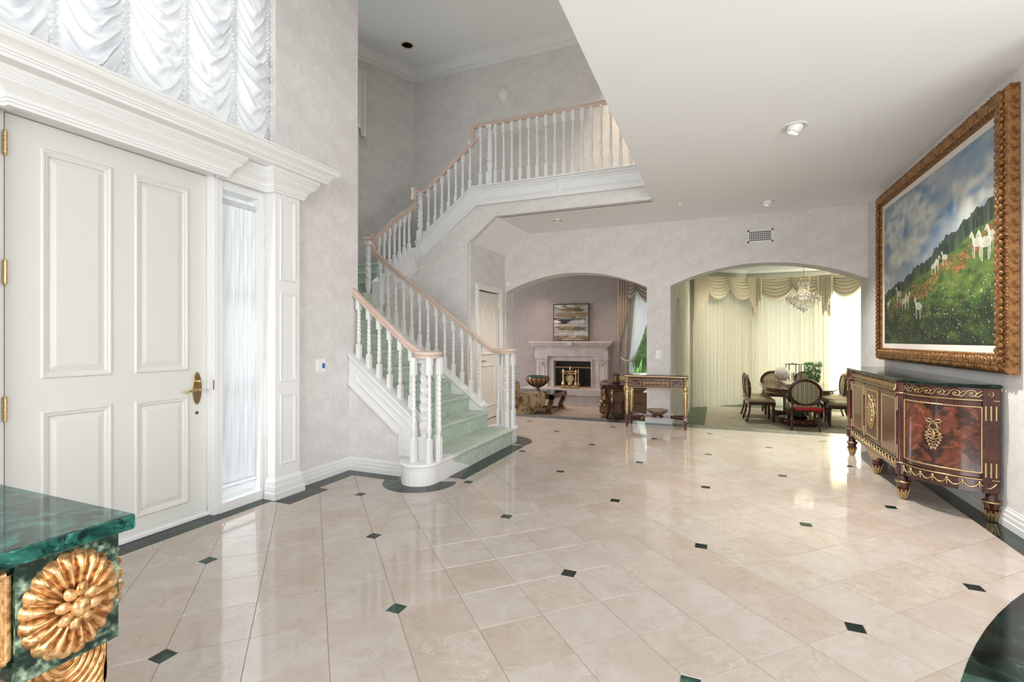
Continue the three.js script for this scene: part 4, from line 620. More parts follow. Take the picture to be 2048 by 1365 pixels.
{ // meadow painting in a carved gilt frame
  const t = thingW('framed_painting', 'huge gilt framed painting of white horses on a flowering green hillside', 'painting', [1.79, 1.02, -5.49]);
  const z0 = -6.97, z1 = -4.17, y0 = 1.03, y1 = 2.92, X = 1.795, cw = 1024, ch = 660, cv = document.createElement('canvas'); cv.width = cw; cv.height = ch; const g = cv.getContext('2d');
  g.fillStyle = '#a4b0b8'; g.fillRect(0, 0, cw, ch);
  const blob = (x, y, rx, ry, c, a) => { g.save(); g.translate(x, y); g.scale(1, ry / rx); const q = g.createRadialGradient(0, 0, 0, 0, 0, rx); q.addColorStop(0, c + a + ')'); q.addColorStop(0.55, c + a * 0.6 + ')'); q.addColorStop(1, c + '0)'); g.fillStyle = q; g.beginPath(); g.arc(0, 0, rx, 0, 7); g.fill(); g.restore(); };
  for (let i = 0; i < 70; i++) blob(rr(0, cw), rr(0, 330), rr(40, 110), rr(20, 50), 'rgba(92,134,174,', 0.42);
  for (let i = 0; i < 46; i++) { const X = rr(-40, cw + 40), Y = rr(40, 360); for (let k = 0; k < 16; k++) blob(X + rr(-80, 80), Y + rr(-26, 26), rr(22, 62), rr(14, 34), k < 6 ? 'rgba(150,158,160,' : ['rgba(236,237,232,', 'rgba(214,215,208,', 'rgba(232,228,206,'][k % 3], k < 6 ? 0.3 : 0.36); }
  for (let i = 0; i < 24; i++) blob(rr(0, cw), rr(0, 200), rr(30, 70), rr(12, 30), 'rgba(70,116,166,', 0.45);
  const hill = (x) => 455 - 190 * Math.pow(clamp(x / cw), 1.15) + 7 * S(x / 37), poly = (f, c) => { g.fillStyle = c; g.beginPath(); g.moveTo(0, ch); for (let x = 0; x <= cw; x += 8) g.lineTo(x, f(x)); g.lineTo(cw, ch); g.fill(); };
  poly((x) => hill(x) - 34 - 22 * vnoise(x / 22, 3, 64) - (x > 640 ? 18 : 0), '#3c4a45'); for (let i = 0; i < 240; i++) { const x = rr(0, cw), h = hill(x); g.fillStyle = ['#2c3a30', '#3c4f3c', '#25302a', '#465a46'][i % 4]; g.beginPath(); g.ellipse(x, h - 12, rr(5, 13), rr(16, x > 560 ? 52 : 32), 0, 0, 7); g.fill(); }
  poly(hill, '#516b33');
  for (let i = 0; i < 900; i++) { const x = rr(0, cw), d = rr(0, 1), y = lerp(hill(x) + 6, ch, d); blob(x, y, rr(14, 46), rr(5, 16), ['rgba(96,118,50,', 'rgba(46,74,34,', 'rgba(130,130,64,', 'rgba(30,54,30,', 'rgba(70,100,44,'][Math.floor(rr(0, 5 - (d > 0.6 ? 0 : 1)))], 0.5); }
  for (let i = 0; i < 330; i++) { const x = rr(0, cw), y = lerp(430, ch, Math.pow(rnd(), 0.6)) + 30; blob(x, y, rr(30, 80), rr(14, 34), 'rgba(18,32,22,', 0.4); }
  for (let i = 0; i < 560; i++) { const x = clamp(rr(0.1, 1.06)) * cw, y = hill(x) + 18 + Math.abs(rr(-1, 1)) * 60 + 16 * S(x / 60); g.fillStyle = ['rgba(178,74,50,.7)', 'rgba(200,110,70,.6)', 'rgba(160,60,44,.6)', 'rgba(190,150,80,.5)'][i % 4]; g.beginPath(); g.ellipse(x, y, rr(3, 11), rr(1.5, 4), -0.3, 0, 7); g.fill(); }
  for (let i = 0; i < 620; i++) { const x = rr(0, cw), y = rr(430, ch - 15); g.fillStyle = ['rgba(214,226,206,.75)', 'rgba(150,186,170,.6)', 'rgba(190,190,120,.5)', 'rgba(120,160,90,.6)', i % 45 ? 'rgba(180,200,180,.5)' : 'rgba(205,60,40,.9)'][i % 5]; g.beginPath(); g.ellipse(x, y, rr(1.2, 4), rr(1.2, 3.4), 0, 0, 7); g.fill(); }
  const horse = (x, y, s, f) => { g.save(); g.globalAlpha = 0.72; s *= 0.85; g.translate(x, y); g.scale(s * f, s); g.strokeStyle = '#c9c8bc'; g.lineCap = 'round'; const L = (w, p, c = '#d2d1c6') => { g.strokeStyle = c; g.lineWidth = w; g.beginPath(); p.forEach(([a, b], i) => i ? g.lineTo(a, b) : g.moveTo(a, b)); g.stroke(); }; L(5, [[-17, 6], [-18, 22], [-16, 36]], '#aaa99c'); L(5, [[-11, 6], [-10, 22], [-11, 37]]); L(5, [[15, 6], [14, 22], [15, 37]]); L(5, [[20, 4], [23, 20], [21, 34]], '#aaa99c'); g.fillStyle = '#d8d7cc'; g.beginPath(); g.ellipse(1, 0, 25, 12, -0.06, 0, 7); g.fill(); g.beginPath(); g.ellipse(-3, 5, 17, 5, 0, 0, 7); g.fillStyle = 'rgba(170,170,156,.5)'; g.fill(); L(10, [[19, -4], [27, -18], [30, -26]]); L(7, [[30, -27], [38, -19]]); L(3, [[-23, -3], [-29, 6], [-28, 18]], '#bdbcb0'); L(4, [[17, -10], [24, -24]], '#f0efe6'); g.restore(); };
  for (const [x, y, s, f] of [[205, 430, 1.35, -1], [262, 468, 1.2, 1], [300, 462, 1.25, 1], [60, 466, 0.8, 1], [430, 500, 1.5, -1], [575, 360, 1.0, 1], [600, 352, 1.0, 1], [672, 340, 0.95, -1], [905, 330, 1.5, -1], [955, 338, 1.7, -1], [1000, 325, 1.5, -1]]) horse(x, y, s, f);
  const ct = new THREE.CanvasTexture(cv); ct.colorSpace = THREE.SRGBColorSpace;
  const cm = std({ map: ct, color: rgb(0.84, 0.84, 0.84), roughness: 0.5 });
  // seen from the room the picture's first column is at the far end
  obj('canvas', grid((u, v) => V(1.755, lerp(1.2, 2.75, v), lerp(-6.8, -4.34, u)), 1, 1), cm, t, 'oil painting of a meadow with white horses');
  const loop = [V(X, y0, z0), V(X, y0, z1), V(X, y1, z1), V(X, y1, z0)], N = V(-1, 0, 0);
  const prof = [[0, 0], [0, 0.05], [0.012, 0.062], [0.03, 0.07], [0.05, 0.085], [0.085, 0.085], [0.1, 0.07], [0.115, 0.062], [0.13, 0.052], [0.135, 0.04], [0.135, 0]];
  const fr = obj('gilt_frame', sweep(prof, loop, N, true, 0.5), M.frameGold, t, 'broad carved gilt frame');
  obj('liner', [sweep([[0.135, 0.0], [0.135, 0.045], [0.185, 0.04], [0.185, 0]], loop, N, true, 0.3)], std({ color: rgb(0.72, 0.66, 0.6), roughness: 0.8 }), t, 'pale linen liner');
  const carve = [], leafAt = (p, d, s) => { const a = new THREE.SphereGeometry(0.021 * s, 7, 5); a.scale(0.6, 1, 1.5); a.rotateX(d + rr(-0.6, 0.6)); a.translate(p.x, p.y, p.z); carve.push(a); };
  const run = (a, b, d, n) => { for (let i = 0; i < n; i++) { const u = (i + 0.5) / n, p = a.clone().lerp(b, u), k = i % 3; leafAt(V(1.715, p.y + (d === 0 ? (k - 1) * 0.024 : 0), p.z + (d ? (k - 1) * 0.024 : 0)), d + (k - 1) * 0.9, 1); } };
  const c0 = 0.066; run(V(X, y0 + c0, z0 + 0.05), V(X, y0 + c0, z1 - 0.05), 0, 180); run(V(X, y1 - c0, z0 + 0.05), V(X, y1 - c0, z1 - 0.05), 0, 180); run(V(X, y0 + 0.05, z0 + c0), V(X, y1 - 0.05, z0 + c0), PI / 2, 112); run(V(X, y0 + 0.05, z1 - c0), V(X, y1 - 0.05, z1 - c0), PI / 2, 112);
  for (const y of [y0 + 0.125, y1 - 0.125]) for (let z = z0 + 0.14; z < z1 - 0.13; z += 0.022) carve.push(new THREE.SphereGeometry(0.009, 6, 4).translate(1.742, y, z));
  for (const z of [z0 + 0.125, z1 - 0.125, z1 - 0.012]) for (let y = y0 + 0.14; y < y1 - 0.13; y += 0.022) carve.push(new THREE.SphereGeometry(0.009, 6, 4).translate(z > z1 - 0.05 ? 1.74 : 1.742, y, z));
  obj('carving', carve, M.frameGold, fr, 'carved leaf ornament');
}
function rosette(rz, ry, depth, petals) {                       // fluted shell with a flower in the middle, facing +x
  const g = grid((u, v) => { const a = u * 2 * PI, fl = Math.abs(S(a * petals / 2)), R = v * (1 - 0.07 * (1 - Math.pow(fl, 0.6)) * v), h = depth * (v > 0.97 ? 0.05 : (0.3 + 0.7 * Math.pow(fl, 0.7) * sstep(0.1, 0.4, v)) * (0.75 + 0.25 * S(PI * v)) * (1 - 0.45 * sstep(0.82, 0.97, v))); return V(h, ry * R * S(a), rz * R * C(a)); }, petals * 10, 16);
  return g;
}
function flowerCore(rz, ry, x) { const L = [new THREE.SphereGeometry(rz * 0.2, 14, 10).scale(0.8, 1.15, 1).translate(x + 0.012, 0, 0)]; for (let k = 0; k < 8; k++) { const a = k / 8 * 2 * PI + 0.2; L.push(new THREE.SphereGeometry(rz * 0.15, 10, 8).scale(0.55, 1.2, 0.9).rotateX(-a + PI / 2).translate(x + 0.004, ry * 0.3 * S(a), rz * 0.3 * C(a))); } return L; }
{ // marble-topped console at the viewer's side
  const t = thingW('marble_console', 'console table with thick green marble top and gilt rosette by the camera', 'console table', [-1.78, 0, 0]);
  obj('marble_top', rbx(-2.15, 0.76, -0.807, -1.411, 0.8, 0.9, 0.006, 2), M.tealMarble, t, 'thick green marble top');
  obj('apron', [bx(-2.1, 0.52, -0.6, -1.46, 0.758, 0.8)], M.greenPaint, t);
  obj('gilt_moulding', [tube([V(-1.455, 0.545, -0.565), V(-1.455, 0.735, -0.565)], 0.012, 8, 4), tube([V(-1.455, 0.735, -0.565), V(-1.455, 0.735, 0.6)], 0.012, 8, 4), tube([V(-1.455, 0.545, -0.565), V(-1.455, 0.545, 0.6)], 0.012, 8, 4), bx(-1.462, 0.54, -0.56, -1.45, 0.74, -0.535)], M.giltWood, t);
  for (const [bx0, bz0] of [[-1.645, -0.781], [-1.645, 0.66], [-2.12, -0.781], [-2.12, 0.66]]) {
    const b = obj('corner_block', bx(bx0, 0.484, bz0, bx0 + 0.205, 0.759, bz0 + 0.204), M.greenPaint, t), xf = bx0 + 0.205;
    if (bx0 > -1.7) obj('rosette', [at(rosette(0.1, 0.128, 0.03, 20), xf, 0.622, bz0 + 0.102), ...flowerCore(0.1, 0.128, 0.03).map((g) => at(g, xf, 0.622, bz0 + 0.102))], M.giltWood, b, 'gilt fluted rosette');
    if (bz0 < 0) obj('rosette', [rosette(0.1, 0.128, 0.03, 20), ...flowerCore(0.1, 0.128, 0.03)].map((g) => at(g.rotateY(PI / 2), bx0 + 0.102, 0.622, bz0)), M.giltWood, b, 'gilt fluted rosette');
    const cx = bx0 + 0.102, cz = bz0 + 0.102, lg = obj('leg', [slab([[cz - 0.085, 0.485], [cz + 0.085, 0.485], [cz + 0.075, 0.34], [cz + 0.04, 0.06], [cz + 0.05, 0], [cz - 0.05, 0], [cz - 0.04, 0.06], [cz - 0.075, 0.34]], [], 'zy', cx - 0.06, cx + 0.075, 0.01)], M.giltWood, t, 'gilt carved leg');
    const ribs = []; for (let k = 0; k < 9; k++) { const r = 0.028 + k * 0.014, p = []; for (let i = 0; i <= 10; i++) { const a = -PI * 0.98 * i / 10; p.push(V(cx + 0.078, 0.486 + Math.min(0, r * 1.25 * S(a)), cz + clamp(r * C(a), -0.082, 0.082))); } ribs.push(tube(p, 0.0068, 6, 20)); }
    obj('shell_ribs', ribs, M.giltWood, lg);
  }
  obj('shelf', rbx(-2.1, 0.1, -0.72, -1.47, 0.14, 0.8, 0.006), M.greenPaint, t);
}
{ // small glass-topped console between the arches
  const t = thingW('pillar_console', 'mahogany console table with gilt figure legs and glass top before the pillar', 'console table', [-0.81, 0, -7.34]), x0 = -1.21, x1 = -0.41, z0 = -7.49, z1 = -7.19;
  obj('glass_top', rbx(x0 - 0.02, 0.752, z0 - 0.01, x1 + 0.02, 0.76, z1 + 0.02, 0.002), M.tableGlass, t);
  const top = obj('top', [rbx(x0 - 0.03, 0.715, z0 - 0.015, x1 + 0.03, 0.75, z1 + 0.03, 0.005)], M.mahogany, t);
  obj('gilt_edge', [tube([V(x0 - 0.03, 0.735, z1 + 0.03), V(x1 + 0.03, 0.735, z1 + 0.03)], 0.012, 8, 4), tube([V(x0 - 0.03, 0.735, z1 + 0.03), V(x0 - 0.03, 0.735, z0)], 0.012, 8, 4), tube([V(x1 + 0.03, 0.735, z1 + 0.03), V(x1 + 0.03, 0.735, z0)], 0.012, 8, 4)], M.gold, top);
  const fz = obj('frieze', [bx(x0 + 0.03, 0.575, z0 + 0.02, x1 - 0.03, 0.716, z1 - 0.015), bx(-1.0, 0.57, z1 - 0.03, -0.62, 0.716, z1 - 0.008)], M.mahogany, t);
  const frm = (a, b) => [tube([V(a, 0.6, z1 - 0.006), V(b, 0.6, z1 - 0.006)], 0.004, 6, 2), tube([V(a, 0.69, z1 - 0.006), V(b, 0.69, z1 - 0.006)], 0.004, 6, 2), tube([V(a, 0.6, z1 - 0.006), V(a, 0.69, z1 - 0.006)], 0.004, 6, 2), tube([V(b, 0.6, z1 - 0.006), V(b, 0.69, z1 - 0.006)], 0.004, 6, 2)];
  const rel = [...frm(-0.985, -0.635), ...frm(-1.165, -1.02).map((g) => at(g, 0, 0, -0.008)), ...frm(-0.6, -0.455).map((g) => at(g, 0, 0, -0.008)), tube([V(x0 + 0.04, 0.575, z1 - 0.008), V(x1 - 0.04, 0.575, z1 - 0.008)], 0.005, 6, 3)];
  for (let k = 0; k < 9; k++) { const c = -0.96 + k * 0.037, p = []; for (let i = 0; i <= 14; i++) { const a = i / 14 * PI * 2.6 * (k % 2 ? 1 : -1), r = lerp(0.003, 0.02, i / 14); p.push(V(c + r * C(a), 0.645 + r * 1.4 * S(a), z1 - 0.004)); } rel.push(tube(p, 0.0042, 5, 24), ball(c, 0.645, z1 - 0.004, 0.007, 7, 5)); }
  for (const c of [-1.092, -0.527]) rel.push(tube([V(c - 0.05, 0.66, z1 - 0.013), V(c - 0.025, 0.63, z1 - 0.013), V(c, 0.622, z1 - 0.013), V(c + 0.025, 0.63, z1 - 0.013), V(c + 0.05, 0.66, z1 - 0.013)], 0.0035, 5, 14), ball(c - 0.05, 0.662, z1 - 0.013, 0.006, 6, 5), ball(c + 0.05, 0.662, z1 - 0.013, 0.006, 6, 5));
  obj('gilt_relief', rel, M.gold, fz);
  for (const [x, z] of [[x0, z1], [x1, z1], [x0 + 0.02, z0 + 0.02], [x1 - 0.02, z0 + 0.02]]) {
    const l = obj('leg', [at(lathe([[0.001, 0.17], [0.018, 0.17], [0.014, 0.2], [0.02, 0.24], [0.03, 0.42], [0.033, 0.5], [0.022, 0.52], [0.03, 0.55], [0.036, 0.58], [0.02, 0.61], [0.012, 0.625], [0.02, 0.645], [0.02, 0.665], [0.008, 0.685], [0.03, 0.69], [0.04, 0.716], [0.001, 0.716]], 14), x, 0, z), ball(x, 0.655, z + 0.006, 0.024), ball(x - 0.032, 0.57, z + 0.012, 0.014), ball(x + 0.032, 0.57, z + 0.012, 0.014), tube([V(x - 0.034, 0.57, z + 0.01), V(x - 0.03, 0.52, z + 0.026), V(x, 0.5, z + 0.034)], 0.008, 6, 8), tube([V(x + 0.034, 0.57, z + 0.01), V(x + 0.03, 0.52, z + 0.026), V(x, 0.5, z + 0.034)], 0.008, 6, 8), ...Array.from({ length: 18 }, (_, k) => ball(x + 0.024 * C(k * 2.4), 0.25 + k * 0.013, z + 0.024 * S(k * 2.4), 0.009, 6, 5))], M.gold, t, 'gilt tapering figure leg');
    obj('foot', [rbx(x - 0.026, 0.125, z - 0.026, x + 0.026, 0.175, z + 0.026, 0.004), at(lathe([[0.001, 0], [0.012, 0.001], [0.015, 0.03], [0.019, 0.045], [0.017, 0.055], [0.022, 0.07], [0.019, 0.085], [0.025, 0.1], [0.021, 0.125], [0.001, 0.125]], 12), x, 0, z)], M.mahogany, l);
  }
  const bowPts = (xa, s) => spline([V(xa, 0.15, z1), V(xa + s * 0.07, 0.15, z1 - 0.045), V(xa + s * 0.2, 0.15, -7.34), V(xa + s * 0.07, 0.15, z0 + 0.05), V(xa, 0.15, z0 + 0.02)], 30);
  const band = (p) => railSweep([[-0.014, -0.018], [0.014, -0.018], [0.014, 0.018], [-0.014, 0.018]], p, V(0, 0, 1));
  obj('stretcher', [band(bowPts(x0, 1)), band(bowPts(x1, -1)), band([V(x0 + 0.18, 0.15, -7.34), V(x1 - 0.18, 0.15, -7.34)]), at(cyl(0.085, 0.085, 0.14, 0.166, 24), -0.8, 0, -7.34)], M.mahogany, t);
  obj('stretcher_mirror', [slab([[x0 + 0.03, z1 - 0.05], [x0 + 0.17, -7.34], [x0 + 0.03, z0 + 0.06]], [], 'xz', 0.145, 0.152), slab([[x1 - 0.03, z1 - 0.05], [x1 - 0.03, z0 + 0.06], [x1 - 0.17, -7.34]], [], 'xz', 0.145, 0.152)], M.tableGlass, t);
  const b = thingW('pierced_basket', 'shallow pierced metal basket on the lower shelf of the pillar console', 'basket', [-0.8, 0.168, -7.34]), ribs = [];
  for (let k = 0; k < 28; k++) for (const s of [-1, 1]) { const a = k / 28 * 2 * PI, q = (d, r, y) => V(-0.8 + r * C(a + s * d), y, -7.34 + r * S(a + s * d)); ribs.push(tube([q(0, 0.06, 0.175), q(0.12, 0.11, 0.205), q(0.24, 0.15, 0.24)], 0.0035, 5, 8)); }
  obj('lattice', ribs, M.darkBrass, b); obj('rim', [at(new THREE.TorusGeometry(0.152, 0.006, 6, 36).rotateX(PI / 2), -0.8, 0.242, -7.34), at(lathe([[0.001, 0.168], [0.065, 0.168], [0.065, 0.176], [0.001, 0.178]], 24), -0.8, 0, -7.34)], M.darkBrass, b);
}
{ // small closet door
  const d = structW('door_2', 'narrow off-white door with arched panel beside the staircase', [-3.36, 0, -7.03]), X = -3.352, z0 = -7.4, z1 = -6.66;
  obj('leaf', bx(X - 0.04, 0.01, z0, X, 2.0, z1), M.closetPaint, d);
  const arch = archedPts(z0 + 0.13, z1 - 0.13, 1.68, 1.84, 14), up = [[z0 + 0.13, 1.02], ...arch, [z1 - 0.13, 1.02]];
  const rim = (pts) => sweep([[0, 0], [0, 0.008], [0.012, 0.012], [0.025, 0.006], [0.03, 0]].map(([a, b]) => [a, b]), pts.map(([z, y]) => V(X, y, z)), V(1, 0, 0), true, 0.4);
  obj('panel', rim(up), M.closetPaint, d, 'arched upper panel'); obj('panel', rim([[z0 + 0.13, 0.2], [z0 + 0.13, 0.86], [z1 - 0.13, 0.86], [z1 - 0.13, 0.2]]), M.closetPaint, d);
  const cas = [[0, 0], [0, 0.02], [0.012, 0.026], [0.05, 0.02], [0.075, 0.03], [0.085, 0.026], [0.085, 0]];
  obj('casing', sweep(cas, [V(-3.34, 0, -7.42), V(-3.34, 2.02, -7.42), V(-3.34, 2.02, -6.64), V(-3.34, 0, -6.64)].reverse(), V(1, 0, 0)), M.whiteSatin, d);
  for (const y of [0.25, 1.05, 1.83]) obj('hinge', at(cyl(0.01, 0.01, -0.045, 0.045, 10), X + 0.008, y, z0 - 0.006), M.brass, d);
  obj('lever', [at(cyl(0.026, 0.026, 0, 0.01, 16).rotateZ(-PI / 2), X, 0.93, z1 - 0.07), tube([V(X + 0.01, 0.93, z1 - 0.07), V(X + 0.05, 0.93, z1 - 0.07), V(X + 0.055, 0.928, z1 - 0.11), V(X + 0.05, 0.925, z1 - 0.17)], 0.009, 8)], M.darkBrass, d);
}
{ // switches, chime, vent, sensors
  const k = thingW('entry_keypad', 'white wall plate with blue lit switch beside the front door pilaster', 'switch', [-3.29, 1.03, -3.39]);
  obj('plate', rbx(XL, 0.965, -3.455, -3.283, 1.085, -3.34, 0.003), M.plastic, k);
  obj('rocker', rbx(-3.284, 0.985, -3.392, -3.278, 1.065, -3.352, 0.002), M.whiteSatin, k); obj('indicator', rbx(-3.284, 1.0, -3.44, -3.279, 1.045, -3.41, 0.001), std({ color: rgb(0.03, 0.16, 0.5), roughness: 0.3 }), k);
  const p = thingW('light_switch', 'white rocker light switch on the pillar above the console', 'switch', [-0.82, 1.0, -7.65]);
  obj('plate', rbx(-0.86, 0.97, ZA, -0.785, 1.1, ZA + 0.006, 0.003), M.plastic, p); obj('rocker', rbx(-0.84, 1.0, ZA + 0.005, -0.805, 1.07, ZA + 0.011, 0.002), M.whiteSatin, p);
  const c = thingW('door_chime', 'small cream sensor box on the wall corner by the small door', 'sensor', [-3.28, 2.18, -7.63]);
  obj('body', rbx(-3.315, 2.16, ZA, -3.25, 2.24, ZA + 0.03, 0.006), M.whiteSatin, c); obj('lens', rbx(-3.3, 2.175, ZA + 0.028, -3.265, 2.225, ZA + 0.033, 0.002), M.plastic, c);
  const v = thingW('air_vent', 'white slatted air vent high above the arched opening', 'vent', [0.55, 2.63, ZA]);
  obj('frame', [bx(0.39, 2.62, ZA, 0.71, 2.64, ZA + 0.012), bx(0.39, 2.775, ZA, 0.71, 2.795, ZA + 0.012), bx(0.39, 2.62, ZA, 0.41, 2.795, ZA + 0.012), bx(0.69, 2.62, ZA, 0.71, 2.795, ZA + 0.012)], M.white, v); obj('backing', bx(0.4, 2.63, ZA + 0.0005, 0.7, 2.785, ZA + 0.002), M.black, v);
  for (let i = 0; i < 12; i++) obj('slat', bx(0.424 + i * 0.023, 2.64, ZA + 0.002, 0.432 + i * 0.023, 2.775, ZA + 0.01), M.white, v);
  for (let i = 0; i < 4; i++) obj('crossbar', bx(0.41, 2.664 + i * 0.027, ZA + 0.002, 0.69, 2.669 + i * 0.027, ZA + 0.008), M.white, v);
  const sp = thingW('sprinkler_head', 'tiny white sprinkler head on the flat foyer ceiling', 'sprinkler', [-0.45, 3.02, -6.6]); obj('body', [at(cyl(0.03, 0.03, 3.012, 3.02, 14), -0.45, 0, -6.7), at(cyl(0.006, 0.01, 2.985, 3.012, 8), -0.45, 0, -6.7), at(cyl(0.018, 0.018, 2.982, 2.986, 10), -0.45, 0, -6.7)], M.plastic, sp);
  const sc = thingW('wall_sconce', 'half bowl plaster sconce high on the stairwell wall', 'sconce', [-3.36, 5.27, ZA]);
  obj('bowl', at(grid((u, w) => { const a = u * PI, r = w < 0.62 ? Math.pow(S(w / 0.62 * PI / 2), 0.85) : Math.sqrt(Math.max(0, 1 - 0.75 * Math.pow((w - 0.62) / 0.38, 2))); return V(0.12 * r * C(a), 0.27 * w, 0.11 * r * S(a)); }, 20, 16), -3.36, 5.26, ZA + 0.001), std({ color: rgb(0.8, 0.77, 0.74), roughness: 0.8, side: THREE.DoubleSide }), sc); obj('back_plate', rbx(-3.4, 5.38, ZA, -3.32, 5.5, ZA + 0.015, 0.004), M.plastic, sc);
}
function spotLamp(x, y, z, tx, ty, tz, color, power, angle, r = 2, pen = 0.6) { const s = new THREE.SpotLight(new THREE.Color(...color), power, 0, angle, pen); s.position.set(x, y, z); s.target.position.set(tx, ty, tz); s.shadow.radius = r; s.name = 'downlight_beam'; scene.add(s, s.target); return s; }
[['white eyeball downlight in the ceiling nearest the painting', 1], ['white eyeball downlight in the ceiling before the arches', 1], ['recessed warm downlight in the ceiling near the small door', 0]].forEach(([label, eye], i) => {
  const [x, z] = downSpots[i], l = thingW('downlight', label, 'ceiling light', [x, CEIL, z], 'foyer downlights');
  obj('trim_ring', at(lathe([[0.068, 0.006], [0.07, -0.006], [0.088, -0.01], [0.098, -0.004], [0.1, 0.0]], 30), x, CEIL, z), M.white, l);
  obj('housing', at(lathe([[0.069, 0.0], [0.069, 0.14], [0.001, 0.14]], 24), x, CEIL, z), eye ? M.plastic : M.darkBrass, l);
  if (eye) { const e = obj('eyeball', at(lathe([[0.064, 0.01], [0.062, -0.02], [0.05, -0.05], [0.042, -0.056], [0.04, -0.045], [0.038, -0.0]], 24).rotateZ(-0.35), x, CEIL, z), M.white, l); obj('lamp', at(lathe([[0.001, 0], [0.037, 0.001]], 20).rotateX(PI).rotateZ(-0.35), x - 0.012, CEIL - 0.035, z), M.lampGlow, e); }
  else obj('lamp', at(lathe([[0.001, 0], [0.045, 0.004]], 20).rotateX(PI), x, CEIL + 0.02, z), M.lampGlow, l);
  spotLamp(x - (eye ? 0.02 : 0), CEIL - (eye ? 0.06 : 0.01), z, x + (eye ? 0.7 : -0.1), 0, z - (eye ? 0.2 : 0), eye ? [1, 0.95, 0.88] : [1, 0.84, 0.68], [26, 18, 13][i], [0.95, 0.72, 0.8][i]);
});
{
  const l = thingW('stairwell_downlight', 'dark unlit recessed downlight in the high stairwell ceiling', 'ceiling light', [-4.8, TOP, -6.9]);
  obj('trim_ring', at(lathe([[0.083, 0.004], [0.084, -0.006], [0.1, -0.006], [0.105, 0]], 28), -4.8, TOP, -6.9), M.brass, l); obj('baffle', at(lathe([[0.084, 0], [0.07, 0.12], [0.001, 0.14]], 24), -4.8, TOP, -6.9), M.black, l);
  const g = thingW('gallery_downlight', 'warm downlight over the upstairs gallery', 'ceiling light', [-1.3, TOP, -7.0]); obj('trim_ring', at(lathe([[0.001, -0.004], [0.07, -0.004], [0.09, -0.008], [0.1, 0]], 28), -1.3, TOP, -7.0), M.lampGlow, g);
  spotLamp(-1.3, TOP - 0.03, -7.0, -1.2, 3.4, -7.15, [1, 0.8, 0.58], 22, 0.62, 3, 0.9);
}
// ---------------------------------------------------------------- soft furnishings shared by both rooms
function pleats(a, b, y0, y1, n, amp, o = {}) {                  // hanging folds between two plan points, pinched at height o.tie
  const L = Math.hypot(b[0] - a[0], b[1] - a[1]), dx = (b[0] - a[0]) / L, dz = (b[1] - a[1]) / L, ph = rr(0, 20);
  return grid((u, v) => {
    const y = lerp(y0, y1, v); let s = u * L; if (o.tie) { const k = y > o.tie ? Math.pow(clamp((y - o.tie) / (y1 - o.tie)), o.pow ?? 0.8) : clamp(1 - (y - y0) / (o.tie - y0)) * 0.25; s = o.right ? L - (L - s) * lerp(o.pinch ?? 0.25, 1, k) : s * lerp(o.pinch ?? 0.25, 1, k); }
    const f = S(u * n * 2 * PI + ph + 0.8 * S(u * 13 + ph)) + 0.35 * S(u * n * 0.43 * 2 * PI + v * 1.3 + ph), d = amp * f * (0.75 + 0.25 * S(v * 2.1 + u * 9)) * (v > 0.97 ? 0.6 : 1);
    return V(a[0] + dx * s - dz * d, y, a[1] + dz * s + dx * d);
  }, Math.round(n * 9), 24);
}
function swagGeo(a, b, yt, drop, out, folds = 6) {               // a draped swag with crescent folds
  const dx = b[0] - a[0], dz = b[1] - a[1], L = Math.hypot(dx, dz), nx = dz / L * out, nz = -dx / L * out;
  return grid((u, v) => { const e = Math.pow(Math.abs(2 * u - 1), 2.2), sag = 1 - e, y = yt - v * (0.16 + (drop - 0.16) * sag), f = Math.abs(S(PI * folds * Math.pow(v, 0.85))) * sstep(0, 0.12, sag) * sstep(0, 0.1, v), d = 0.03 + 0.075 * v * sag + 0.075 * f; const s = u + 0.06 * (u - 0.5) * (1 - v); return V(a[0] + dx * s + nx * d, y, a[1] + dz * s + nz * d); }, 36, 56);
}
function jabotGeo(a, b, yt, short, long, out, folds = 4, both = false) {   // a cascade: pleated tail with a stepped, slanting hem
  const dx = b[0] - a[0], dz = b[1] - a[1], L = Math.hypot(dx, dz), nx = dz / L * out, nz = -dx / L * out;
  return grid((u, v) => { const w = both ? 1 - Math.abs(2 * u - 1) : u, k = w * folds, fr = k - Math.floor(k), len = lerp(short, long, clamp((Math.floor(k) + sstep(0.1, 0.9, fr)) / folds)), z = fr < 0.55 ? fr / 0.55 : 1 - (fr - 0.55) / 0.45, d = 0.07 + 0.075 * z; return V(a[0] + dx * u + nx * d, yt - v * len, a[1] + dz * u + nz * d); }, folds * (both ? 24 : 16), 14);
}
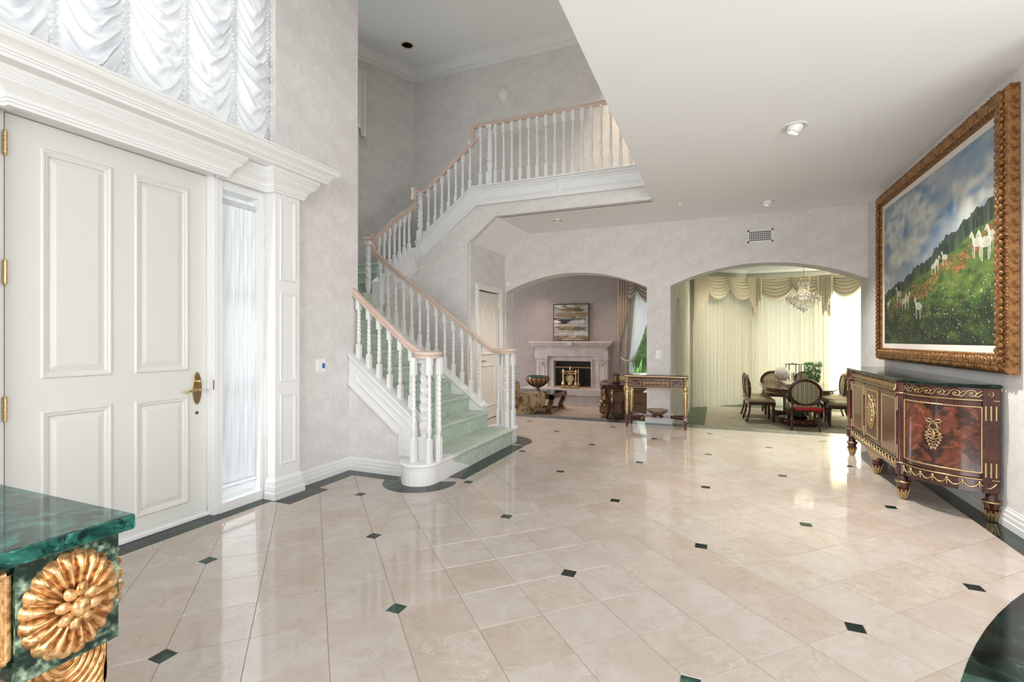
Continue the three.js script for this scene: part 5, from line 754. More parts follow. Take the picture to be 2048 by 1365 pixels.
// ---------------------------------------------------------------- living room
{
  const f = thingW('fireplace', 'pale stone fireplace with raised hearth and panelled pilasters', 'fireplace', [-3.72, SUNK, -13.2]);
  obj('hearth', [bx(-5.05, SUNK + 0.001, -13.39, -2.52, SUNK + 0.12, -12.74), bx(-5.0, SUNK + 0.12, -13.39, -2.57, SUNK + 0.3, -12.8), bx(-5.08, SUNK + 0.3, -13.39, -2.5, -0.07, -12.72)], M.stone, f, 'raised stone hearth');
  obj('surround', slab([[-4.5, -0.07], [-4.24, -0.07], [-4.24, 0.66], [-3.2, 0.66], [-3.2, -0.07], [-2.98, -0.07], [-2.98, 0.85], [-4.5, 0.85]], [], 'xy', -13.39, -13.2), M.stone, f);
  obj('inner_moulding', sweep([[0, 0], [0, 0.03], [0.02, 0.035], [0.04, 0.02], [0.05, 0.02], [0.05, 0]], [V(-4.26, -0.07, -13.2), V(-4.26, 0.68, -13.2), V(-3.18, 0.68, -13.2), V(-3.18, -0.07, -13.2)], V(0, 0, 1)), M.stone, f);
  for (const [a, b] of [[-4.76, -4.44], [-3.05, -2.73]]) {
    const p = obj('pilaster', [bx(a, -0.07, -13.39, b, 0.72, -13.14), bx(a - 0.02, -0.07, -13.39, b + 0.02, 0.02, -13.12), bx(a - 0.03, 0.72, -13.39, b + 0.03, 0.8, -13.1)], M.stone, f);
    obj('panel_moulding', sweep([[0, 0], [0, 0.012], [0.015, 0.015], [0.025, 0]], [V(a + 0.07, 0.07, -13.14), V(b - 0.07, 0.07, -13.14), V(b - 0.07, 0.64, -13.14), V(a + 0.07, 0.64, -13.14)], V(0, 0, 1), true), M.stone, p);
    obj('carved_drop', [ball((a + b) / 2, 0.6, -13.135, 0.035), ball((a + b) / 2 - 0.05, 0.62, -13.135, 0.022), ball((a + b) / 2 + 0.05, 0.62, -13.135, 0.022), ball((a + b) / 2, 0.55, -13.135, 0.024)], M.stone, p);
  }
  const mp = P([[-2.75, -13.39], [-2.75, -13.14], [-4.77, -13.14], [-4.77, -13.39]]).reverse();
  obj('frieze', bx(-4.8, 0.8, -13.39, -2.72, 0.98, -13.12), M.stone, f);
  obj('mantel', [sweep([[0, 0], [0.015, 0], [0.02, 0.02], [0.05, 0.05], [0.1, 0.075], [0.105, 0.1], [0.13, 0.115], [0.15, 0.15], [0.16, 0.155], [0.16, 0.2], [-0.04, 0.2], [-0.04, 0]], mp.map((p) => p.clone().setY(1.02)).reverse(), UPV), bx(-4.76, 0.96, -13.39, -2.76, 1.21, -13.15)], M.stone, f, 'projecting moulded mantel shelf');
  obj('keystone', [rbx(-3.8, 1.1, -13.2, -3.66, 1.22, -12.97, 0.01)], M.stone, f);
  obj('firebox', [bx(-4.25, -0.06, -13.397, -3.19, 0.67, -13.39)], M.black, f);
  const gd = obj('glass_door', bx(-4.235, -0.065, -13.3, -3.205, 0.5, -13.29), M.blackGloss, f);
  obj('door_trim', [bx(-4.235, 0.47, -13.29, -3.205, 0.5, -13.27), bx(-4.235, -0.065, -13.29, -3.205, -0.04, -13.27), bx(-3.73, -0.065, -13.29, -3.715, 0.48, -13.275)], M.brass, gd);
  obj('throat', bx(-4.235, 0.5, -13.36, -3.205, 0.66, -13.35), M.black, f);
  // fireplace clock
  const c = thingW('portico_clock', 'gilt portico clock with columns standing on the hearth', 'clock', [-3.7, -0.068, -12.92]), cx = -3.7, cz = -12.92, y0 = -0.068;
  obj('base', [rbx(cx - 0.25, y0, cz - 0.08, cx + 0.25, y0 + 0.05, cz + 0.08, 0.015), ...Array.from({ length: 12 }, (_, k) => ball(cx - 0.23 + k * 0.042, y0 + 0.055, cz + 0.06, 0.024, 7, 6)), rbx(cx - 0.2, y0 + 0.05, cz - 0.06, cx + 0.2, y0 + 0.08, cz + 0.06, 0.01)], M.gold, c);
  for (const s of [-1, 1]) for (const d of [0.05, -0.04]) obj('column', at(lathe([[0.001, 0.08], [0.045, 0.08], [0.05, 0.12], [0.03, 0.16], [0.02, 0.19], [0.02, 0.4], [0.026, 0.43], [0.02, 0.46], [0.008, 0.52], [0.001, 0.53]], 12), cx + s * (0.17 + (d > 0 ? 0 : 0.045)), y0, cz + d), M.gold, c);
  obj('entablature', [rbx(cx - 0.24, y0 + 0.44, cz - 0.06, cx + 0.24, y0 + 0.475, cz + 0.06, 0.008), at(lathe([[0.001, 0.475], [0.04, 0.475], [0.02, 0.53], [0.03, 0.55], [0.006, 0.6], [0.001, 0.63]], 12), cx, y0, cz), tube([V(cx - 0.2, y0 + 0.42, cz + 0.05), V(cx - 0.08, y0 + 0.4, cz + 0.06), V(cx, y0 + 0.43, cz + 0.06), V(cx + 0.08, y0 + 0.4, cz + 0.06), V(cx + 0.2, y0 + 0.42, cz + 0.05)], 0.014, 8, 20)], M.gold, c);
  const drum = obj('drum', [at(cyl(0.095, 0.095, -0.04, 0.04, 24).rotateX(PI / 2), cx, y0 + 0.27, cz), at(lathe([[0.001, 0.08], [0.1, 0.08], [0.06, 0.12], [0.075, 0.17], [0.001, 0.19]], 14), cx, y0, cz), ...Array.from({ length: 14 }, (_, k) => ball(cx + 0.105 * C(k / 14 * 2 * PI), y0 + 0.27 + 0.11 * S(k / 14 * 2 * PI), cz + 0.03, 0.022, 7, 6)), ball(cx, y0 + 0.4, cz + 0.02, 0.035)], M.gold, c);
  const cf = document.createElement('canvas'); cf.width = cf.height = 128; const g = cf.getContext('2d'); g.fillStyle = '#d9c690'; g.fillRect(0, 0, 128, 128); g.strokeStyle = '#2b2118'; for (let k = 0; k < 12; k++) { const a = k / 12 * 2 * PI; g.lineWidth = 4; g.beginPath(); g.moveTo(64 + 44 * C(a), 64 + 44 * S(a)); g.lineTo(64 + 56 * C(a), 64 + 56 * S(a)); g.stroke(); } g.lineWidth = 4; g.beginPath(); g.moveTo(64, 64); g.lineTo(84, 40); g.moveTo(64, 64); g.lineTo(44, 92); g.stroke();
  const ft = new THREE.CanvasTexture(cf); ft.colorSpace = THREE.SRGBColorSpace; obj('dial', at(new THREE.CircleGeometry(0.08, 24), cx, y0 + 0.27, cz + 0.042), std({ map: ft, roughness: 0.5 }), drum);
}
{ // abstract canvas over the mantel
  const p = thingW('abstract_picture', 'square abstract picture of grey and gold bands leaning on the mantel', 'picture', [-3.8, 1.225, -13.36]), cv = document.createElement('canvas'); cv.width = 512; cv.height = 512; const g = cv.getContext('2d');
  g.fillStyle = '#a5a09c'; g.fillRect(0, 0, 512, 512);
  const band = (y, h, cols, n, x0 = 0, x1 = 512) => { for (let i = 0; i < n; i++) { g.fillStyle = cols[i % cols.length]; g.beginPath(); g.ellipse(rr(x0, x1), y + rr(-h, h), rr(14, 70), rr(3, 13), rr(-0.06, 0.06), 0, 7); g.fill(); } };
  band(40, 34, ['#8a8580', '#c9c5c0', '#7f766a'], 60); band(75, 24, ['#7c6544', '#94794f', '#5f4f3a'], 50, 130, 420); band(150, 30, ['#8a7450', '#a08a60', '#7f6f55'], 80, 60, 480); band(210, 16, ['#5d5a5a', '#777'], 30); band(245, 24, ['#2f3034', '#45464a', '#1f2024'], 70, 60, 300); band(250, 16, ['#d5d2cf', '#bdb8b4'], 26, 250, 430); band(240, 14, ['#d8d6d4'], 12, 0, 60); band(300, 20, ['#c2beb9', '#a8a39e'], 60); band(345, 26, ['#8d7a58', '#a29070', '#6e6148'], 80, 60, 440); band(350, 18, ['#5c5d5c', '#707170'], 26, 330, 430); band(410, 34, ['#b3aea8', '#cfccc8', '#9a958f'], 90); band(480, 26, ['#8d7a58', '#a8977a', '#6b5c42', '#b8b3ac'], 110);
  for (let i = 0; i < 900; i++) { const y = [75, 150, 345, 480][i % 4] + rr(-26, 26); g.fillStyle = ['rgba(50,40,26,.6)', 'rgba(200,180,130,.5)', 'rgba(90,74,48,.6)'][i % 3]; g.fillRect(rr(60, 470), y, rr(2, 7), rr(1, 3)); }
  const t = new THREE.CanvasTexture(cv); t.colorSpace = THREE.SRGBColorSpace;
  obj('canvas', at(new THREE.PlaneGeometry(1.0, 1.0), -3.8, 1.745, -13.335), std({ map: t, roughness: 0.7 }), p); obj('frame', [bx(-4.315, 1.225, -13.385, -4.3, 2.265, -13.33), bx(-3.3, 1.225, -13.385, -3.285, 2.265, -13.33), bx(-4.315, 2.25, -13.385, -3.285, 2.265, -13.33), bx(-4.315, 1.225, -13.385, -3.285, 1.24, -13.33), bx(-4.3, 1.24, -13.385, -3.3, 2.25, -13.338)], M.black, p);
}
{ // coffee table and bowl
  const t = thingW('coffee_table', 'low gilt wood coffee table with dark glass top and scroll legs', 'coffee table', [-4.25, SUNK, -11.75]), x0 = -4.95, x1 = -3.62, z0 = -12.32, z1 = -11.16, y = SUNK;
  obj('glass_top', rbx(x0 + 0.06, y + 0.462, z0 + 0.06, x1 - 0.06, y + 0.472, z1 - 0.06, 0.003), M.blackGloss, t);
  obj('top_frame', [bx(x0, y + 0.36, z0, x1, y + 0.46, z0 + 0.1), bx(x0, y + 0.36, z1 - 0.1, x1, y + 0.46, z1), bx(x0, y + 0.36, z0, x0 + 0.1, y + 0.46, z1), bx(x1 - 0.1, y + 0.36, z0, x1, y + 0.46, z1)], M.walnut, t);
  obj('inlay_line', [bx(x0 - 0.002, y + 0.395, z0 - 0.002, x1 + 0.002, y + 0.402, z1 + 0.002), bx(x0 - 0.002, y + 0.425, z0 - 0.002, x1 + 0.002, y + 0.432, z1 + 0.002)], M.black, t);
  for (const [x, z] of [[x0 + 0.08, z0 + 0.08], [x1 - 0.08, z0 + 0.08], [x0 + 0.08, z1 - 0.08], [x1 - 0.08, z1 - 0.08]]) { const s = x > -4.3 ? 1 : -1; const l = obj('leg', railSweep([[-0.05, -0.05], [0.05, -0.05], [0.05, 0.05], [-0.05, 0.05]], spline([V(x + s * 0.02, y + 0.36, z), V(x + s * 0.0, y + 0.25, z), V(x - s * 0.06, y + 0.12, z), V(x - s * 0.05, y + 0.05, z), V(x + s * 0.02, y + 0.04, z)], 14), V(0, 0, 1)), M.walnut, t); obj('paw_foot', [at(new THREE.SphereGeometry(0.06, 10, 8).scale(1.2, 0.6, 0.9), x, y + 0.038, z), ...[-1, 0, 1].map((q) => ball(x + s * 0.05, y + 0.022, z + q * 0.03, 0.02, 7, 6))], M.gold, l); }
  obj('lower_shelf', [bx(x0 + 0.05, y + 0.01, z0 + 0.02, x1 - 0.05, y + 0.055, z0 + 0.14), bx(x0 + 0.05, y + 0.01, z1 - 0.14, x1 - 0.05, y + 0.055, z1 - 0.02), bx(x0 + 0.05, y + 0.012, z0 + 0.1, x0 + 0.17, y + 0.053, z1 - 0.1), bx(x1 - 0.17, y + 0.012, z0 + 0.1, x1 - 0.05, y + 0.053, z1 - 0.1)], M.walnut, t);
  const b = thingW('footed_bowl', 'large amber footed bowl with dark ribs and green rim on the coffee table', 'bowl', [-4.22, y + 0.473, -11.75]), by = y + 0.473, bo = (g) => at(g, -4.22, by, -11.75);
  obj('bowl', bo(lathe([[0.06, 0.12], [0.14, 0.15], [0.24, 0.23], [0.285, 0.31], [0.27, 0.36], [0.255, 0.38], [0.24, 0.37], [0.26, 0.31], [0.21, 0.23], [0.1, 0.165], [0.001, 0.15]], 32)), std({ color: rgb(0.5, 0.3, 0.13), roughness: 0.3 }), b, 'amber glass bowl'); 
  obj('ribs', Array.from({ length: 14 }, (_, k) => { const a = k / 14 * 2 * PI; return tube([[0.07, 0.118], [0.15, 0.148], [0.248, 0.228], [0.293, 0.31], [0.277, 0.365]].map(([r, h]) => V(-4.22 + r * C(a), by + h, -11.75 + r * S(a))), 0.009, 6, 12); }), M.black, b); obj('rim', bo(new THREE.TorusGeometry(0.262, 0.017, 8, 40).rotateX(PI / 2).translate(0, 0.382, 0)), std({ color: rgb(0.01, 0.13, 0.11), roughness: 0.15 }), b); obj('foot', bo(lathe([[0.001, 0], [0.1, 0], [0.1, 0.02], [0.05, 0.035], [0.035, 0.06], [0.06, 0.08], [0.07, 0.12], [0.001, 0.125]], 20)), M.darkBrass, b);
  const gl = thingW('leaf_sprig', 'small green sprig lying on the coffee table beside the bowl', 'plant', [-3.95, by, -11.45]); obj('leaf', Array.from({ length: 16 }, (_, k) => { const a = k * 2.4; return at(new THREE.SphereGeometry(0.03, 6, 4).scale(1.4, 0.25, 0.5).rotateY(a).rotateZ(0.2), -3.95 + 0.05 * C(a), by + 0.01 + 0.002 * k, -11.45 + 0.05 * S(a)); }), M.leaf, gl);
}
{ // sofa seen from its end and back
  const s = thingW('brocade_sofa', 'gold brocade sofa with a large scrolled arm', 'sofa', [-4.9, SUNK, -10.65]), y = SUNK;
  obj('base', rbx(-6.2, y + 0.06, -11.1, -4.0, y + 0.32, -10.25, 0.04), M.brocade, s); obj('seat_cushion', [rbx(-5.95, y + 0.32, -11.15, -4.28, y + 0.47, -10.45, 0.06, 4)], M.brocade, s);
  obj('back', rbx(-6.2, y + 0.3, -10.42, -4.2, y + 0.86, -10.2, 0.1, 4), M.brocade, s);
  obj('back_cushion', rbx(-5.1, y + 0.45, -10.6, -4.22, y + 0.84, -10.4, 0.09, 4), M.brocade, s);
  const arm = obj('arm', [at(cyl(0.135, 0.135, -0.42, 0.42, 24).rotateX(PI / 2), -4.1, y + 0.42, -10.66), rbx(-4.2, y + 0.06, -11.08, -3.98, y + 0.4, -10.26, 0.03)], M.brocade, s, 'scrolled arm');
  obj('arm_throw', rbx(-4.02, y + 0.2, -11.0, -3.72, y + 0.58, -10.45, 0.12, 4), M.brocade, s);
  obj('scroll_button', [ball(-4.1, y + 0.42, -10.235, 0.022), ...Array.from({ length: 18 }, (_, k) => { const a = k / 18 * 2 * PI; return tube([V(-4.1 + 0.02 * C(a), y + 0.42 + 0.02 * S(a), -10.236), V(-4.1 + 0.12 * C(a), y + 0.42 + 0.12 * S(a), -10.238)], 0.005, 5, 2); })], M.tanCloth, arm);
  const c = thingW('tan_armchair', 'tan upholstered armchair with gilt carved corner behind the round table', 'armchair', [-1.95, SUNK, -11.5]);
  obj('back', [rbx(-2.5, y + 0.1, -11.42, -1.45, y + 0.36, -11.1, 0.05, 3), rbx(-2.48, y + 0.35, -11.42, -1.45, y + 0.62, -11.1, 0.06, 4), rbx(-2.5, y + 0.58, -11.45, -1.42, y + 0.86, -11.1, 0.1, 4)], M.tanCloth, c);
  obj('seat', rbx(-2.45, y + 0.1, -12.2, -1.5, y + 0.45, -11.4, 0.06, 3), M.tanCloth, c);
  for (const x of [-2.5, -1.6]) obj('arm', [rbx(x, y + 0.1, -12.2, x + 0.2, y + 0.6, -11.3, 0.08, 3)], M.tanCloth, c);
  obj('cushion', [rbx(-2.2, y + 0.5, -11.7, -1.6, y + 0.92, -11.45, 0.09, 4)], M.brocade, c);
  obj('gilt_carving', [ball(-2.42, y + 0.38, -11.08, 0.06), ball(-2.36, y + 0.45, -11.08, 0.045), ball(-2.46, y + 0.3, -11.08, 0.045), ball(-2.36, y + 0.3, -11.08, 0.04), ball(-2.3, y + 0.42, -11.08, 0.035)], M.gold, c);
  for (const [x, z] of [[-2.42, -11.15], [-1.55, -11.15], [-2.42, -12.1], [-1.55, -12.1]]) obj('foot', at(lathe([[0.001, 0], [0.04, 0], [0.055, 0.04], [0.035, 0.08], [0.05, 0.1], [0.001, 0.11]], 12), x, y, z), M.gold, c);
  const t = thingW('round_table', 'round mahogany side table with curved legs and gilt mounts', 'side table', [-2.06, SUNK, -10.72]), cx = -2.06, cz = -10.72, o = (g) => at(g, cx, y, cz);
  obj('top', o(lathe([[0.001, 0.83], [0.33, 0.83], [0.338, 0.82], [0.33, 0.805], [0.3, 0.8], [0.3, 0.72], [0.29, 0.715], [0.001, 0.715]], 40)), M.mahogany, t); obj('base', o(slab(Array.from({ length: 24 }, (_, k) => { const a = k / 24 * 2 * PI, r = 0.27 - 0.07 * Math.pow(Math.abs(C(a * 1.5 + PI / 2)), 2); return [r * C(a), r * S(a)]; }), [], 'xz', 0.002, 0.05, 0.006)), M.mahogany, t);
  for (let k = 0; k < 3; k++) { const a = PI / 2 + k * 2 * PI / 3, q = (r, h) => V(cx + r * C(a), y + h, cz + r * S(a)); const l = obj('leg', railSweep([[-0.022, -0.022], [0.022, -0.022], [0.022, 0.022], [-0.022, 0.022]], spline([q(0.26, 0.72), q(0.27, 0.62), q(0.22, 0.5), q(0.17, 0.35), q(0.19, 0.2), q(0.25, 0.05)], 20), V(-S(a), 0, C(a))), M.mahogany, t); obj('swan_mount', [tube([q(0.27, 0.7), q(0.31, 0.64), q(0.27, 0.56), q(0.3, 0.5), q(0.27, 0.45)], 0.024, 8, 16), ball(q(0.29, 0.7).x, q(0, 0.7).y, q(0.29, 0).z, 0.03)], M.gold, l); }
  const c2 = thingW('carriage_clock', 'small wooden lantern clock standing on the round side table', 'clock', [-2.03, SUNK + 0.83, -10.72]), hx = Array.from({ length: 6 }, (_, k) => [0.08 * C(k / 6 * 2 * PI + 0.4), 0.08 * S(k / 6 * 2 * PI + 0.4)]);
  const oc = (g) => at(g, -2.03, y + 0.83, -10.72); obj('base', oc(slab(hx.map(([a, b]) => [a * 1.2, b * 1.2]), [], 'xz', 0.001, 0.03, 0.004)), M.black, c2); obj('case', oc(slab(hx, [], 'xz', 0.03, 0.19)), M.walnut, c2); obj('roof', oc(merge(slab(hx.map(([a, b]) => [a * 1.22, b * 1.22]), [], 'xz', 0.19, 0.205, 0.003), lathe([[0.09, 0.205], [0.05, 0.225], [0.02, 0.235], [0.001, 0.24]], 6))), M.mahogany, c2); obj('dial', oc(bx(-0.012, 0.07, 0.0735, 0.012, 0.16, 0.0765)), M.brass, c2);
}
{ // living room window dressing and garden
  const d = thingW('living_curtains', 'taupe swag, tail and tied drape at the living room window', 'curtain', [-1.9, SUNK, -13.25]);
  obj('swag', swagGeo([-2.3, -13.28], [-1.95, -13.28], 2.86, 0.52, -1, 5), M.livingSwag, d); obj('swag', swagGeo([-2.02, -13.24], [-1.2, -13.24], 2.86, 0.66, -1, 6), M.livingSwag, d);
  obj('tail', jabotGeo([-2.2, -13.27], [-2.46, -13.27], 2.86, 0.9, 1.95, 1, 4), M.livingSwag, d);
  obj('drape', pleats([-2.38, -13.22], [-1.98, -13.22], SUNK + 0.02, 2.8, 7, 0.03, { tie: 0.72, pinch: 0.55 }), M.livingDrape, d); obj('tie_back', tube([V(-2.36, 0.78, -13.17), V(-2.25, 0.7, -13.13), V(-2.1, 0.72, -13.14), V(-2.03, 0.82, -13.2)], 0.03, 8, 14), M.livingSwag, d);
  const s = thingW('living_sheer', 'sheer white curtain pulled aside at the living room window', 'curtain', [-1.9, SUNK, -13.33]); obj('curtain_panel', pleats([-2.2, -13.32], [-1.45, -13.32], SUNK + 0.02, 2.7, 12, 0.014, { tie: 0.72, pinch: 0.12, pow: 0.75 }), M.sheerFine, s);
  for (let k = 0; k < 3; k++) { const h = thing('garden_shrub', ['round clipped shrub behind the agaves at the drape side of the living room window', 'round clipped shrub behind the agaves in the middle of the living room window', 'round clipped shrub farthest along outside the living room window'][k], 'shrub', [-5.6 + k * 3.1, -0.7, -22.5]), L = []; const c = new THREE.IcosahedronGeometry(1, 4), p = c.attributes.position; for (let i = 0; i < p.count; i++) { const q = V(p.getX(i), p.getY(i), p.getZ(i)), n = 1 + 0.28 * (vnoise(q.x * 7 + k * 9 + 40, q.y * 7 + q.z * 5 + 40, 512) - 0.5); p.setXYZ(i, q.x * n * 1.35, 2.1 + q.y * n * 2.1, q.z * n * 1.3); } c.deleteAttribute('normal'); c.computeVertexNormals(); obj('foliage', c, M.hedge, h); }
  for (let k = 0; k < 2; k++) { const p = thing('garden_agave', ['spiky bright green agave close outside the living room window', 'taller green agave farther out behind the living room window'][k], 'plant', [[-2.1, -2.75][k], -0.7, [-15.1, -18.6][k]]);
    for (let i = 0; i < 26; i++) { const a = i * 2.4, e = 0.35 + 0.9 * (i / 26), L = rr(0.8, 1.15) * (k % 2 ? 1.1 : 0.9), w = 0.08; obj('leaf', grid((u, v) => { const t = v, ww = w * (1 - t * t) * (u - 0.5) * 2, r = L * t * C(e), h = L * t * S(e) - 0.25 * t * t * L * (1.3 - e); return V(r * C(a) - ww * S(a), 0.25 + h + 0.02 * Math.abs(u - 0.5), r * S(a) + ww * C(a)); }, 2, 6), M.agave, p); } }
}
for (const [x, z] of [[-4.6, -12.6], [-2.5, -12.4]]) { const l = thingW('living_downlight', x < -4 ? 'warm recessed downlight before the chimney wall' : 'warm recessed downlight near the living room window', 'ceiling light', [x, 3.3, z]); obj('trim_ring', at(lathe([[0.001, -0.004], [0.07, -0.004], [0.09, -0.008], [0.1, 0]], 24), x, 3.3, z), M.lampGlow, l); spotLamp(x, 3.27, z, x - 0.1, 0, z - 0.3, [1, 0.72, 0.5], 7, 0.75, 3, 0.9); }
// ---------------------------------------------------------------- dining room
{
  const y = SUNK;
  const rug = obj('area_rug', rbx(-0.25, y + 0.001, -14.2, 3.6, y + 0.014, -10.3, 0.005), M.rug); tag(rug, 'large plain greige rug under the dining table', 'rug');
  // curtains on the three sides of the bay: pleated panels, two swags each, double tails on the corners
  const inset = 0.22, A = [-0.62, -13.6], B = [0.82, -14.95], Cc = [2.68, -14.95], D = [4.0, -13.65], top = 2.92;
  const bay = [[A, B, 'cream pleated curtains with swags on the bay side next to the small arch'], [B, Cc, 'cream pleated curtains with swags behind the chandelier in the middle of the bay'], [Cc, D, 'glowing sunlit curtains with swags on the bay side next to the sideboard']];
  bay.forEach(([a, b, label], i) => {
    const t = thingW('bay_curtains', label, 'curtain', [(a[0] + b[0]) / 2, y, (a[1] + b[1]) / 2], 'dining bay curtains'), q = (u, o = 0) => { const L = Math.hypot(b[0] - a[0], b[1] - a[1]); return [lerp(a[0], b[0], u) - (b[1] - a[1]) / L * o, lerp(a[1], b[1], u) + (b[0] - a[0]) / L * o]; };
    const n = 17;
    obj('sheer_panel', pleats(q(i ? 0.0 : -0.03, 0.05), q(1.0, 0.05), y + 0.03, top - 0.1, n, 0.045), i === 2 ? M.sunlitSheer : M.drapeSheer, t);
    obj('pelmet', (() => { const s = q(0, 0.06), e = q(1, 0.06); return railSweep([[-0.05, -0.04], [0.05, -0.04], [0.05, 0.0], [-0.05, 0.0]], [V(s[0], top, s[1]), V(e[0], top, e[1])]); })(), M.swag, t);
    obj('swag', swagGeo(q(0.06, 0.11), q(0.58, 0.11), top, 0.62, -1, 7), M.swag, t); obj('swag', swagGeo(q(0.5, 0.14), q(0.97, 0.14), top, 0.6, -1, 7), M.swag, t);
    if (i === 0) obj('tail', jabotGeo(q(0.16, 0.17), q(-0.06, 0.17), top, 0.55, 1.2, 1, 5), M.swag, t);
    obj('tail', jabotGeo(q(0.83, 0.17), q(1.0, 0.17), top, 0.5, 1.18, -1, 5), M.swag, t);
    if (i) obj('tail', jabotGeo(q(0.15, 0.17), q(0.0, 0.17), top, 0.5, 1.18, 1, 5), M.swag, t);
  });
  // table
  const TX = 1.6, TZ = -12.45, t = thing('dining_table', 'oval mahogany dining table with glossy top on a pedestal', 'table', [TX, y + 0.015, TZ]);
  const oval = (rx, rz, p = 2.5) => Array.from({ length: 56 }, (_, k) => { const a = k / 56 * 2 * PI, c = C(a), s = S(a); return [rx * Math.sign(c) * Math.pow(Math.abs(c), 2 / p), rz * Math.sign(s) * Math.pow(Math.abs(s), 2 / p)]; });
  obj('top', slab(oval(0.72, 1.28), [], 'xz', 0.735, 0.765, 0.008), M.mahogany, t); obj('apron', slab(oval(0.65, 1.2), [], 'xz', 0.66, 0.735), M.walnut, t); obj('gilt_edge', tube(oval(0.655, 1.205).map(([a, b]) => V(a, 0.665, b)), 0.008, 6, 120, true), M.gold, t);
  for (const s of [-1, 1]) { const z = s * 0.62; const p = obj('pedestal', [at(lathe([[0.001, 0.14], [0.14, 0.14], [0.1, 0.2], [0.07, 0.3], [0.12, 0.42], [0.1, 0.52], [0.16, 0.6], [0.2, 0.66], [0.001, 0.66]], 20), 0, 0, z)], M.black, t); obj('pedestal_base', slab(oval(0.4, 0.36, 2.2).map(([a, b]) => [a, b + z]), [], 'xz', 0.02, 0.14, 0.012), M.mahogany, p); obj('gilt_rosette', [-0.3, -0.15, 0, 0.15, 0.3].map((a) => ball(a, 0.08, z + s * 0.345 * Math.sqrt(1 - a * a * 5.2), 0.02)), M.gold, p); }
  // chairs
  const ch = thing('dining_chair', '', 'chair', [0, y, 0]);
  {
    const el = (rx, ry, z) => Array.from({ length: 28 }, (_, k) => V(rx * C(k / 28 * 2 * PI), 0.74 + ry * S(k / 28 * 2 * PI), z + -0.06 * (0.74 + ry * S(k / 28 * 2 * PI) - 0.5)));
    obj('back_frame', tube(el(0.265, 0.245, -0.22), 0.03, 8, 70, true), M.mahogany, ch);
    const pad = grid((u, v) => { const a = u * 2 * PI, r = v; return V(0.25 * r * C(a), 0.74 + 0.23 * r * S(a), -0.22 - 0.06 * (0.24 + 0.23 * r * S(a)) - 0.03 * (1 - r * r)); }, 28, 6), pad2 = grid((u, v) => { const a = -u * 2 * PI, r = v; return V(0.25 * r * C(a), 0.74 + 0.23 * r * S(a), -0.22 - 0.06 * (0.24 + 0.23 * r * S(a)) + 0.035 * (1 - r * r)); }, 28, 6);
    obj('back_pad', [pad, pad2], M.stripe, ch, 'striped oval back');
    obj('seat', rbx(-0.27, 0.43, -0.25, 0.27, 0.51, 0.27, 0.04, 3), M.stripe, ch, 'striped seat'); obj('seat_rail', [rbx(-0.275, 0.37, -0.25, 0.275, 0.44, 0.275, 0.015)], M.mahogany, ch);
    for (const s of [-1, 1]) { obj('back_support', tube([V(s * 0.21, 0.4, -0.23), V(s * 0.215, 0.52, -0.225), V(s * 0.2, 0.6, -0.225)], 0.024, 8, 8), M.mahogany, ch);
      obj('leg', at(lathe([[0.001, 0], [0.014, 0], [0.017, 0.02], [0.02, 0.03], [0.03, 0.3], [0.022, 0.315], [0.034, 0.33], [0.034, 0.37], [0.001, 0.37]], 12), s * 0.235, 0, 0.235), M.mahogany, ch); obj('leg', tube([V(s * 0.225, 0.4, -0.215), V(s * 0.23, 0.2, -0.235), V(s * 0.235, 0.004, -0.29)], 0.02, 8, 8), M.mahogany, ch); obj('gilt_tip', [at(cyl(0.015, 0.018, 0.002, 0.03, 10), s * 0.235, 0, 0.235)], M.gold, ch); }
  }
  const G = 'dining chairs round the table', seats = [
    [1.57, -11.2, PI, 'striped oval-back dining chair at the near end of the table'], [0.84, -11.95, PI / 2 - 0.1, 'striped dining chair nearest the foyer on the curtain side of the table'], [0.82, -12.65, PI / 2 - 0.05, 'second striped dining chair along the table from the foyer, curtain side'],
    [2.36, -11.85, -PI / 2 + 0.12, 'striped dining chair nearest the foyer on the side beyond the sideboard'], [2.38, -12.5, -PI / 2 + 0.05, 'second striped dining chair on the side beyond the sideboard'], [2.39, -13.15, -PI / 2, 'third striped dining chair on the side beyond the sideboard'],
    [1.3, -13.82, 0.15, 'striped dining chair at the far end behind the white globe'], [1.92, -13.84, -0.1, 'striped dining chair at the far end behind the glassware']];
  seats.forEach(([x, z, a, label], i) => { if (i) copy(ch, [x, y + 0.0165, z], a, label, G); else { ch.position.set(x, y + 0.0165, z); ch.rotation.y = a; tag(ch, label, 'chair', G); } });
  const rb = thing('red_ribbon', 'bright red ribbon tied behind the seat of the near dining chair', 'ribbon', [1.6, y + 0.4, -10.925]), rs = std({ color: rgb(0.62, 0.02, 0.03), roughness: 0.45 });
  obj('band', rbx(-0.2, 0.02, -0.012, 0.2, 0.08, 0.012, 0.01), rs, rb); obj('bow', [at(new THREE.SphereGeometry(0.05, 12, 8).scale(1.5, 0.8, 0.5), 0.1, 0.05, 0.02), at(new THREE.SphereGeometry(0.05, 12, 8).scale(1.5, 0.8, 0.5), 0.2, 0.05, 0.02), ball(0.15, 0.05, 0.03, 0.022)], rs, rb);
  const yb = thing('yellow_bag', 'small yellow and blue bag beside the near dining chair', 'bag', [1.4, y + 0.527, -11.12]); obj('bag', [rbx(-0.05, 0, -0.03, 0.05, 0.2, 0.03, 0.02)], std({ color: rgb(0.7, 0.6, 0.15), roughness: 0.5 }), yb); obj('label_patch', rbx(-0.04, 0.04, 0.028, 0.03, 0.12, 0.034, 0.002), std({ color: rgb(0.1, 0.2, 0.5), roughness: 0.5 }), yb);
  // on the table
  const ty = y + 0.781;
